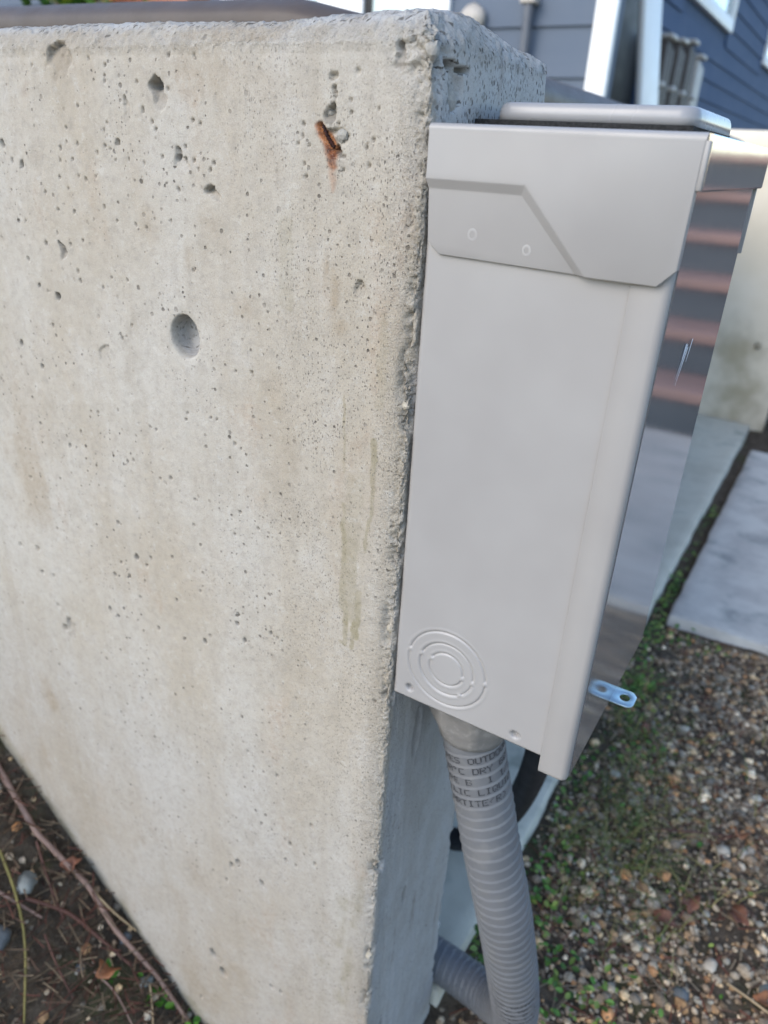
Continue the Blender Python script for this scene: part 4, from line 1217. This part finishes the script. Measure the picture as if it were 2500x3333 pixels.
def leaf_cloud(name, centers, mat, parent, size, palette, seed, up=0.5):
    """folded pointed leaves as one mesh"""
    r_ = np.random.default_rng(seed)
    n = len(centers)
    base = np.array([[0, 0, 0], [0.30, 0.35, 0.06], [0.0, 0.4, 0.0], [-0.30, 0.35, 0.06], [0.24, 0.75, 0.05], [-0.24, 0.75, 0.05], [0, 1.0, -0.04]])
    tri = np.array([[0, 1, 2], [0, 2, 3], [2, 1, 4], [2, 4, 6], [2, 6, 5], [2, 5, 3]])
    a = r_.uniform(0, 2 * math.pi, n); tlt = r_.uniform(-0.2, up, n); rl = r_.uniform(-0.5, 0.5, n)
    sc = size * r_.uniform(0.6, 1.3, n)
    B = base[None] * sc[:, None, None]
    x, y, z = B[..., 0], B[..., 1], B[..., 2]
    x, z = x * np.cos(rl)[:, None] - z * np.sin(rl)[:, None], x * np.sin(rl)[:, None] + z * np.cos(rl)[:, None]
    y, z = y * np.cos(tlt)[:, None] - z * np.sin(tlt)[:, None], y * np.sin(tlt)[:, None] + z * np.cos(tlt)[:, None]
    x, y = x * np.cos(a)[:, None] - y * np.sin(a)[:, None], x * np.sin(a)[:, None] + y * np.cos(a)[:, None]
    V = np.stack([x, y, z], -1) + np.asarray(centers)[:, None]
    F = tri[None] + (np.arange(n) * 7)[:, None, None]
    pal = np.array(palette)
    c = pal[r_.integers(0, len(pal), n)] * r_.uniform(0.7, 1.25, (n, 1))
    col = np.ones((n, 7, 4)); col[..., :3] = c[:, None]
    return bigmesh(name, V.reshape(-1, 3), F.reshape(-1, 3), mat, parent, False, col.reshape(-1, 4))


def pot_plant(x, label, palette, seed):
    t = thing('potted_plant', label, 'plant')
    k = 20
    V = []; F = []
    rows = [(0.126, 0.09), (0.30, 0.115), (0.31, 0.125), (0.34, 0.125), (0.34, 0.105), (0.31, 0.10)]
    for z, r in rows:
        for i in range(k):
            V.append((x + r * math.cos(6.2832 * i / k), 2.98 + r * 0.8 * math.sin(6.2832 * i / k), z))
    for r in range(5):
        for i in range(k): F.append((r * k + i, r * k + (i + 1) % k, (r + 1) * k + (i + 1) % k, (r + 1) * k + i))
    F.append(tuple(range(5 * k, 6 * k)))
    mesh('pot', V, F, M['cream'], t, True)
    r_ = np.random.default_rng(seed)
    C = np.c_[x + r_.normal(0, 0.16, 260), 2.98 + r_.normal(0, 0.10, 260), 0.36 + np.abs(r_.normal(0.25, 0.17, 260))]
    leaf_cloud('foliage', C, M['leaf'], t, 0.10, palette, seed + 1, 1.0)
    for j in range(6):
        tube('stem', [(x, 2.98, 0.31), (x + r_.normal(0, 0.05), 2.98 + r_.normal(0, 0.03), 0.5), (x + r_.normal(0, 0.12), 2.98 + r_.normal(0, 0.06), 0.75)], 0.006, M['twig_tan'], t, 10, 6)


pot_plant(-4.00, 'dark green potted plant peeking over the tub cover at top left', [(0.04, 0.11, 0.015), (0.06, 0.15, 0.025)], 201)
pot_plant(-3.41 - 0.30, 'small yellow green potted plant next to the orange planter', [(0.28, 0.36, 0.03), (0.2, 0.32, 0.05)], 207)

# ------------------------------------------------------------------ wooden steps right of the frame (mirrored in the film)
steps = thing('wooden_steps', 'reddish wooden deck steps seen mirrored in the film on the box', 'steps')
for k in range(6):
    yk = 2.62 + k * 0.30; zk = -0.955 + 0.17 * (k + 1)
    box('tread', (0.24, 1.9), (yk, yk + 0.32), (zk - 0.042, zk), M['redwood'], steps, 0.006)
    box('riser', (0.26, 1.88), (yk + 0.03, yk + 0.05), (zk - 0.17, zk - 0.044), M['riser'], steps)
for xs_ in (0.24, 1.86):
    V = [(xs_, 2.66, -0.96), (xs_ + 0.04, 2.66, -0.96), (xs_ + 0.04, 4.45, -0.96), (xs_, 4.45, -0.96), (xs_, 2.66, -0.83), (xs_ + 0.04, 2.66, -0.83), (xs_ + 0.04, 4.45, 0.02), (xs_, 4.45, 0.02)]
    mesh('stringer', V, [(0, 3, 2, 1), (4, 5, 6, 7), (0, 1, 5, 4), (1, 2, 6, 5), (2, 3, 7, 6), (3, 0, 4, 7)], M['riser'], steps)


# ------------------------------------------------------------------ gravel
def unit_rocks(nv=14, sub=1):
    import bmesh
    out = []
    for s in range(nv):
        bm = bmesh.new(); bmesh.ops.create_icosphere(bm, subdivisions=sub, radius=1.0)
        co = np.array([v.co[:] for v in bm.verts]); F = np.array([[v.index for v in f.verts] for f in bm.faces])
        bm.free()
        co = np.round(co * 1.9 + 0.11 * s) / 1.9 * 0.30 + co * 0.70
        co *= (1 + 0.30 * fbm(co[:, 0] + 7 * s, co[:, 1], co[:, 2], 1.0, 2, 300 + s))[:, None]
        out.append((co, F))
    return out


ROCKS = unit_rocks(14, 1)
CHIPS = unit_rocks(10, 0)
PAL = np.array([(0.27, 0.25, 0.22), (0.17, 0.155, 0.135), (0.35, 0.32, 0.27), (0.42, 0.34, 0.23), (0.27, 0.19, 0.12), (0.52, 0.46, 0.36), (0.13, 0.125, 0.115), (0.24, 0.25, 0.24),
                (0.11, 0.09, 0.07), (0.38, 0.22, 0.12), (0.66, 0.60, 0.50), (0.20, 0.165, 0.13)])
PW = np.array([3, 3.5, 2.4, 1.8, 2.6, .9, 2.2, 1.4, 4, .9, .35, 4.5]); PW = PW / PW.sum()


def gravel(name, n, xr, yr, rmed, rmax, seed, label, keep, sink=0.35):
    r_ = np.random.default_rng(seed)
    x = r_.uniform(*xr, n * 2); y = r_.uniform(*yr, n * 2)
    k = keep(x, y, r_.random(n * 2)); x, y = x[k][:n], y[k][:n]; n = len(x)
    rad = np.clip(rmed * np.exp(r_.normal(0, 0.52, n)), 0.0012, rmax)
    z = ground_z(x, y)
    Vs = []; Fs = []; Cs = []; b = 0
    pc = PAL[r_.choice(len(PAL), n, p=PW)] * r_.uniform(0.75, 1.25, (n, 1))
    which = r_.integers(0, len(ROCKS), n)
    for i in range(n):
        co, F = ROCKS[which[i]] if rad[i] > 0.0036 else CHIPS[which[i] % 10]
        s = rad[i] * np.array([1.0, r_.uniform(0.65, 1.0), r_.uniform(0.45, 0.8)])
        a = r_.uniform(0, 6.283); ca, sa = math.cos(a), math.sin(a)
        q = co * s
        q = np.c_[q[:, 0] * ca - q[:, 1] * sa, q[:, 0] * sa + q[:, 1] * ca, q[:, 2]]
        Vs.append(q + (x[i], y[i], z[i] + s[2] * sink)); Fs.append(F + b); b += len(co)
        c = np.ones((len(co), 4)); c[:, :3] = pc[i]; Cs.append(c)
    return tag(bigmesh(name, np.vstack(Vs), np.vstack(Fs), M['pebbles'], None, False, np.vstack(Cs) * np.array([1.55, 1.36, 1.12, 1])), label, 'gravel', kind='stuff')


def keep_right(x, y, u):
    k = (y < 1.2) | (x < 0.035)
    edge = 0.35 + 0.65 * sstep(0.0, 0.16, x)
    patch = fbm(x, y, x * 0, 7, 2, 401)
    return k & (x > 0.012) & (u < edge * np.clip(0.85 + 0.9 * patch, 0.25, 1))


gravel('gravel', 17500, (0.012, 0.62), (0.14, 1.24), 0.0030, 0.0115, 31, 'mixed grey and tan gravel over the soil at right', keep_right)
gravel('gravel', 420, (-0.6, -0.1), (-0.25, 0.0), 0.0035, 0.008, 33, 'sparse small stones in the dark soil at lower left', lambda x, y, u: x < 9, 0.1)


# ------------------------------------------------------------------ dry litter, grass, weeds
def blades(name, roots, L, wd, mat, palette, seed, lean=0.6, flat=False, label=None, cat=None, seg=4):
    r_ = np.random.default_rng(seed)
    n = len(roots)
    a = r_.uniform(0, 6.283, n); ll = L * r_.uniform(0.5, 1.4, n); ln = lean * r_.uniform(0.4, 1.3, n)
    t = np.linspace(0, 1, seg + 1)
    out = ll[:, None] * np.sin(ln[:, None] * (0.4 + t[None])) * t[None]
    up = np.maximum(ll[:, None] * np.cos(ln[:, None] * (0.4 + t[None])) * t[None], 0.0) if not flat else np.abs(r_.normal(0, 0.004, (n, 1))) + 0.004 + 0 * t[None]
    if flat: out = ll[:, None] * t[None]
    cx = out * np.cos(a)[:, None]; cy = out * np.sin(a)[:, None]
    bend = r_.normal(0, 0.12, n)[:, None] * ll[:, None] * t[None] ** 2
    cx = cx - bend * np.sin(a)[:, None]; cy = cy + bend * np.cos(a)[:, None]
    wx = -np.sin(a)[:, None] * wd * (1 - 0.85 * t[None] * (0 if flat else 1)); wy = np.cos(a)[:, None] * wd * (1 - 0.85 * t[None] * (0 if flat else 1))
    R0 = np.asarray(roots)
    Lp = np.stack([R0[:, 0:1] + cx - wx, R0[:, 1:2] + cy - wy, R0[:, 2:3] + up], -1)
    Rp = np.stack([R0[:, 0:1] + cx + wx, R0[:, 1:2] + cy + wy, R0[:, 2:3] + up + wd * 0.4], -1)
    V = np.concatenate([Lp, Rp], 1)
    m_ = seg + 1
    f = np.array([[i, m_ + i, m_ + i + 1, i + 1] for i in range(seg)])
    F = f[None] + (np.arange(n) * 2 * m_)[:, None, None]
    pal = np.array(palette); c = pal[r_.integers(0, len(pal), n)] * r_.uniform(0.7, 1.25, (n, 1))
    col = np.ones((n, 2 * m_, 4)); col[..., :3] = c[:, None]
    return tag(bigmesh(name, V.reshape(-1, 3), F.reshape(-1, 4), mat, None, False, col.reshape(-1, 4)), label, cat, kind='stuff')


def roots(n, xr, yr, seed, keep=None):
    r_ = np.random.default_rng(seed)
    x = r_.uniform(*xr, n); y = r_.uniform(*yr, n)
    if keep is not None:
        k = keep(x, y); x, y = x[k], y[k]
    return np.c_[x, y, ground_z(x, y)]


blades('dry_litter', roots(2600, (0.03, 0.6), (0.16, 1.19), 51), 0.020, 0.0009, M['litter'], [(0.20, 0.13, 0.08), (0.12, 0.07, 0.045), (0.28, 0.21, 0.13), (0.16, 0.06, 0.035)], 52, flat=True,
       label='scattered dry stalks and needles on the gravel', cat='litter')
blades('dry_litter', roots(2600, (-0.62, -0.12), (-0.28, -0.003), 53), 0.024, 0.0007, M['litter'], [(0.07, 0.042, 0.028), (0.10, 0.068, 0.042), (0.13, 0.098, 0.062), (0.08, 0.032, 0.022)], 54, flat=True,
       label='dark dry grass and stalks on the soil at lower left', cat='litter')
gr = np.vstack([np.c_[rng.normal(c[0], c[2], c[3]), rng.normal(c[1], c[2], c[3]), np.zeros(c[3])] for c in
                [(0.12, 0.58, 0.045, 150), (0.16, 0.52, 0.05, 140), (0.10, 0.70, 0.05, 140), (0.18, 0.42, 0.05, 60), (0.06, 0.50, 0.02, 60), (0.07, 0.78, 0.03, 90), (0.08, 0.62, 0.02, 30), (0.10, 0.85, 0.04, 60), (0.19, 0.62, 0.05, 40), (0.09, 0.42, 0.02, 20), (0.30, 0.8, 0.08, 20), (0.05, 0.95, 0.02, 60)]])
gr[:, 2] = ground_z(gr[:, 0], gr[:, 1])
blades('grass', gr, 0.050, 0.0008, M['leaf'], [(0.11, 0.15, 0.04), (0.17, 0.19, 0.05), (0.26, 0.23, 0.07), (0.30, 0.26, 0.10), (0.09, 0.13, 0.04)], 55, lean=1.1, label='thin tufts of grass in the gravel beside the conduit', cat='grass')


def clump(cx, cy, sx, sy, n, h, seed):
    r_ = np.random.default_rng(seed)
    x = r_.normal(cx, sx, n); y = r_.normal(cy, sy, n)
    return np.c_[x, y, ground_z(x, y) + np.abs(r_.normal(h * 0.6, h * 0.4, n)) + 0.003]


wc = np.vstack([clump(0.055, 0.43, 0.020, 0.05, 130, 0.012, 1), clump(0.085, 0.34, 0.020, 0.04, 120, 0.012, 2), clump(0.125, 0.24, 0.02, 0.03, 90, 0.014, 3), clump(0.035, 0.60, 0.012, 0.06, 90, 0.01, 4),
                clump(0.055, 0.90, 0.020, 0.05, 260, 0.022, 5), clump(0.03, 1.10, 0.012, 0.06, 150, 0.014, 6), clump(0.026, 1.30, 0.008, 0.08, 220, 0.02, 7), clump(0.026, 1.50, 0.007, 0.10, 140, 0.018, 8),
                clump(0.026, 1.85, 0.007, 0.06, 90, 0.014, 9), clump(0.11, 1.16, 0.05, 0.02, 110, 0.008, 10), clump(0.030, 0.235, 0.015, 0.025, 110, 0.02, 11), clump(0.10, 0.75, 0.03, 0.06, 110, 0.01, 12),
                clump(0.20, 0.33, 0.06, 0.05, 46, 0.006, 13), clump(0.20, 0.48, 0.06, 0.08, 40, 0.005, 14), clump(0.34, 0.55, 0.02, 0.02, 14, 0.008, 15), clump(0.16, 0.285, 0.03, 0.03, 60, 0.008, 16)])
wc = wc[rng.random(len(wc)) < np.where(wc[:, 1] < 0.8, 0.42, np.where(wc[:, 1] < 1.2, 0.6, 0.38))]
weeds = leaf_cloud('weeds', wc, M['leaf'], None, 0.0105, [(0.07, 0.17, 0.025), (0.11, 0.22, 0.04), (0.16, 0.24, 0.05), (0.05, 0.11, 0.02), (0.20, 0.26, 0.05)], 61, 0.5)
tag(weeds, 'low green weeds along the pad edge and paving joint', 'weeds', kind='stuff')
wl = np.vstack([clump(-0.315, -0.05, 0.004, 0.004, 5, 0.006, 21), clump(-0.245, -0.012, 0.012, 0.006, 16, 0.008, 22), clump(-0.275, -0.03, 0.006, 0.006, 5, 0.006, 23), clump(-0.262, -0.07, 0.004, 0.004, 4, 0.006, 24)])
tag(leaf_cloud('weeds', wl, M['leaf'], None, 0.010, [(0.06, 0.18, 0.02), (0.10, 0.24, 0.03)], 63, 0.5), 'few tiny bright green seedlings at the foot of the wall', 'weeds', kind='stuff')


def gz1(x, y):
    return float(ground_z(np.array([x]), np.array([y]))[0])


def stick(pts, r, mat, label, lift=0.004, name='twig', n=30, node=False):
    lin = node
    P = [(x, y, gz1(x, y) + lift + (0.003 if 0 < i < len(pts) - 1 else 0)) for i, (x, y) in enumerate(pts)]
    o, *_ = tube(name, P, r, M[mat], None, n, 8, lin=lin, rfun=lambda s, t: r * (1 - 0.35 * s / max(s.max(), 1e-6)) * (1 + (0.18 if node else 0.05) * np.exp(-(((s * 1000) % 52 - 26) / 3.0) ** 2) + 0 * t))
    return tag(o, label, 'twig')


stick([(-0.52, -0.022), (-0.445, -0.030), (-0.383, -0.017), (-0.334, -0.021), (-0.281, -0.013), (-0.235, -0.012)], 0.0036, 'twig', 'long jointed pinkish stem lying along the foot of the wall', 0.008, node=True, n=80)
stick([(-0.442, -0.034), (-0.402, -0.050), (-0.375, -0.057)], 0.0016, 'twig_red', 'short side shoot branching off the long pinkish stem', 0.006)
stick([(-0.46, -0.110), (-0.428, -0.094), (-0.388, -0.074)], 0.0024, 'twig', 'short tan stick below the pale grey stone', 0.007)
stick([(-0.381, -0.016), (-0.349, -0.013), (-0.322, -0.003)], 0.0016, 'twig_tan', 'thin brown twig touching the wall above the long stem', 0.009)
stick([(-0.376, -0.081), (-0.345, -0.090), (-0.320, -0.094)], 0.0013, 'twig_red', 'thin reddish twig beside the yellow stalk', 0.006)
stick([(-0.455, -0.070), (-0.415, -0.083), (-0.378, -0.103), (-0.330, -0.145)], 0.0017, 'twig_yellow', 'mustard yellow stalk running down the lower left corner', 0.010, n=50)
stick([(-0.410, -0.076), (-0.376, -0.051), (-0.346, -0.040), (-0.305, -0.028)], 0.0026, 'twig_red', 'ragged dark red stem crossing the soil at lower left', 0.006, n=50)
stick([(-0.325, -0.062), (-0.296, -0.058), (-0.268, -0.062)], 0.0013, 'twig', 'thin bent twig at the bottom edge left of the wall', 0.006)
stick([(-0.285, -0.020), (-0.258, -0.042), (-0.245, -0.058)], 0.0014, 'twig_tan', 'small pale twig at the bottom edge nearest the wall', 0.006)
for pts, mt, lab in [([(0.112, 0.934), (0.176, 0.900)], 'twig_tan', 'straight straw stalk on gravel near the green tuft'), ([(0.088, 0.806), (0.134, 0.765)], 'twig', 'short brown stick below the padlock tab'),
                     ([(0.139, 0.581), (0.21, 0.612), (0.285, 0.657)], 'twig_red', 'long thin reddish twig across the gravel at mid right'), ([(0.228, 0.66), (0.250, 0.615), (0.265, 0.58)], 'twig_tan', 'pale twig pointing down below the long reddish one'),
                     ([(0.305, 0.396), (0.335, 0.386), (0.372, 0.380)], 'twig_tan', 'curved tan stalk at the lower right edge')]:
    pts = pts if len(pts) > 2 else [pts[0], tuple(np.mean(pts, 0) + 0.002), pts[1]]
    stick(pts, 0.0018, mt, lab, 0.008)

for (x, y), rad, mt, sd_, lab in [((-0.420, -0.067), (0.014, 0.011, 0.009), 'stone_pale', 21, 'pale green grey stone in the dark soil at lower left'), ((-0.405, -0.118), (0.020, 0.013, 0.012), 'stone_dark', 22, 'large dark stone at the left edge of the picture'),
                                  ((-0.327, -0.014), (0.008, 0.007, 0.006), 'stone_dark', 23, 'small grey stone tucked against the wall foot'), ((-0.336, -0.070), (0.007, 0.006, 0.005), 'stone_dark', 24, 'small blue grey pebble left of the orange leaf'),
                                  ((-0.287, -0.024), (0.009, 0.006, 0.005), 'stone_pale', 25, 'flat pale pebble near the wall at the bottom'), ((-0.266, -0.042), (0.005, 0.005, 0.006), 'stone_tan', 26, 'small whitish pebble at the very bottom left of the wall'),
                                  ((0.265, 0.614), (0.013, 0.009, 0.007), 'stone_tan', 27, 'larger cream stone, left of a touching pair on the gravel'), ((0.292, 0.628), (0.011, 0.009, 0.007), 'stone_tan', 28, 'smaller cream stone, right of a touching pair on the gravel'),
                                  ((0.258, 0.351), (0.011, 0.008, 0.007), 'stone_dark', 29, 'blue grey pebble near the bottom right of the picture'), ((0.282, 0.410), (0.012, 0.009, 0.007), 'stone_tan', 30, 'knobbly tan stone near the bottom right'),
                                  ((0.355, 0.41), (0.016, 0.011, 0.009), 'stone_pale', 31, 'grey stone at the right edge near the bottom'), ((0.061, 0.486), (0.006, 0.005, 0.005), 'stone_tan', 32, 'bright white pebble right of the conduit')]:
    tag(rock('stone', (x, y, gz1(x, y) + rad[2] * 0.45), rad, M[mt], None, sd_, 3, 0.35, sd_ * 1.3), lab, 'stone')


def dead_leaf(x, y, size, mat, seed, label, rot):
    r_ = np.random.default_rng(seed)
    # lobed outline as a fan with two height rings
    n = 22
    V = [(0, 0, 0.004)]
    ang = np.linspace(0, 2 * math.pi, n, endpoint=False)
    lob = 1 + 0.16 * np.cos(5 * ang + 0.4) + 0.08 * np.cos(3 * ang) + r_.normal(0, 0.06, n)
    for f in (0.55, 1.0):
        for a, l in zip(ang, lob):
            rr = size * f * l
            V.append((rr * math.cos(a), rr * 0.72 * math.sin(a), 0.004 + 0.006 * f * f * math.sin(2 * a + seed) + 0.005 * f))
    F = [(0, 1 + i, 1 + (i + 1) % n) for i in range(n)] + [(1 + i, 1 + n + i, 1 + n + (i + 1) % n, 1 + (i + 1) % n) for i in range(n)]
    o = mesh('dead_leaf', V, F, M[mat], None, True)
    o.location = (x, y, gz1(x, y) + 0.006)
    o.rotation_euler = (r_.normal(0, 0.25), r_.normal(0, 0.25), rot)
    so = o.modifiers.new('thickness', 'SOLIDIFY'); so.thickness = 0.0005
    return tag(o, label, 'leaf')


for x, y, s_, mt, sd_, lab, rt in [(0.282, 0.655, 0.012, 'leaf_orange', 71, 'rusty leaf scrap above the cream stone pair', 0.4), (0.242, 0.487, 0.014, 'leaf_dead', 72, 'curled maroon dead leaf left in the middle of the gravel', 1.2),
                                   (0.303, 0.500, 0.016, 'leaf_dead', 73, 'broad maroon dead leaf near the right edge', 2.1), (0.215, 0.44, 0.015, 'leaf_dead', 74, 'dull purplish dead leaf right of the conduit', 0.2),
                                   (0.345, 0.395, 0.012, 'leaf_orange', 75, 'orange brown dead leaf at lower right edge', 0.9), (0.10, 0.80, 0.013, 'leaf_dead', 76, 'brown dead leaf under the box bottom corner', 1.7),
                                   (0.17, 0.70, 0.008, 'leaf_orange', 77, 'small reddish leaf fragment on gravel right of the box', 2.6), (-0.316, -0.054, 0.012, 'leaf_orange', 78, 'orange leaf scrap in the dark soil near the bottom', 0.8),
                                   (-0.404, -0.016, 0.011, 'leaf_dead', 79, 'dry brown leaf wedged behind the long pinkish stem', 1.0)]:
    dead_leaf(x, y, s_, mt, sd_, lab, rt)
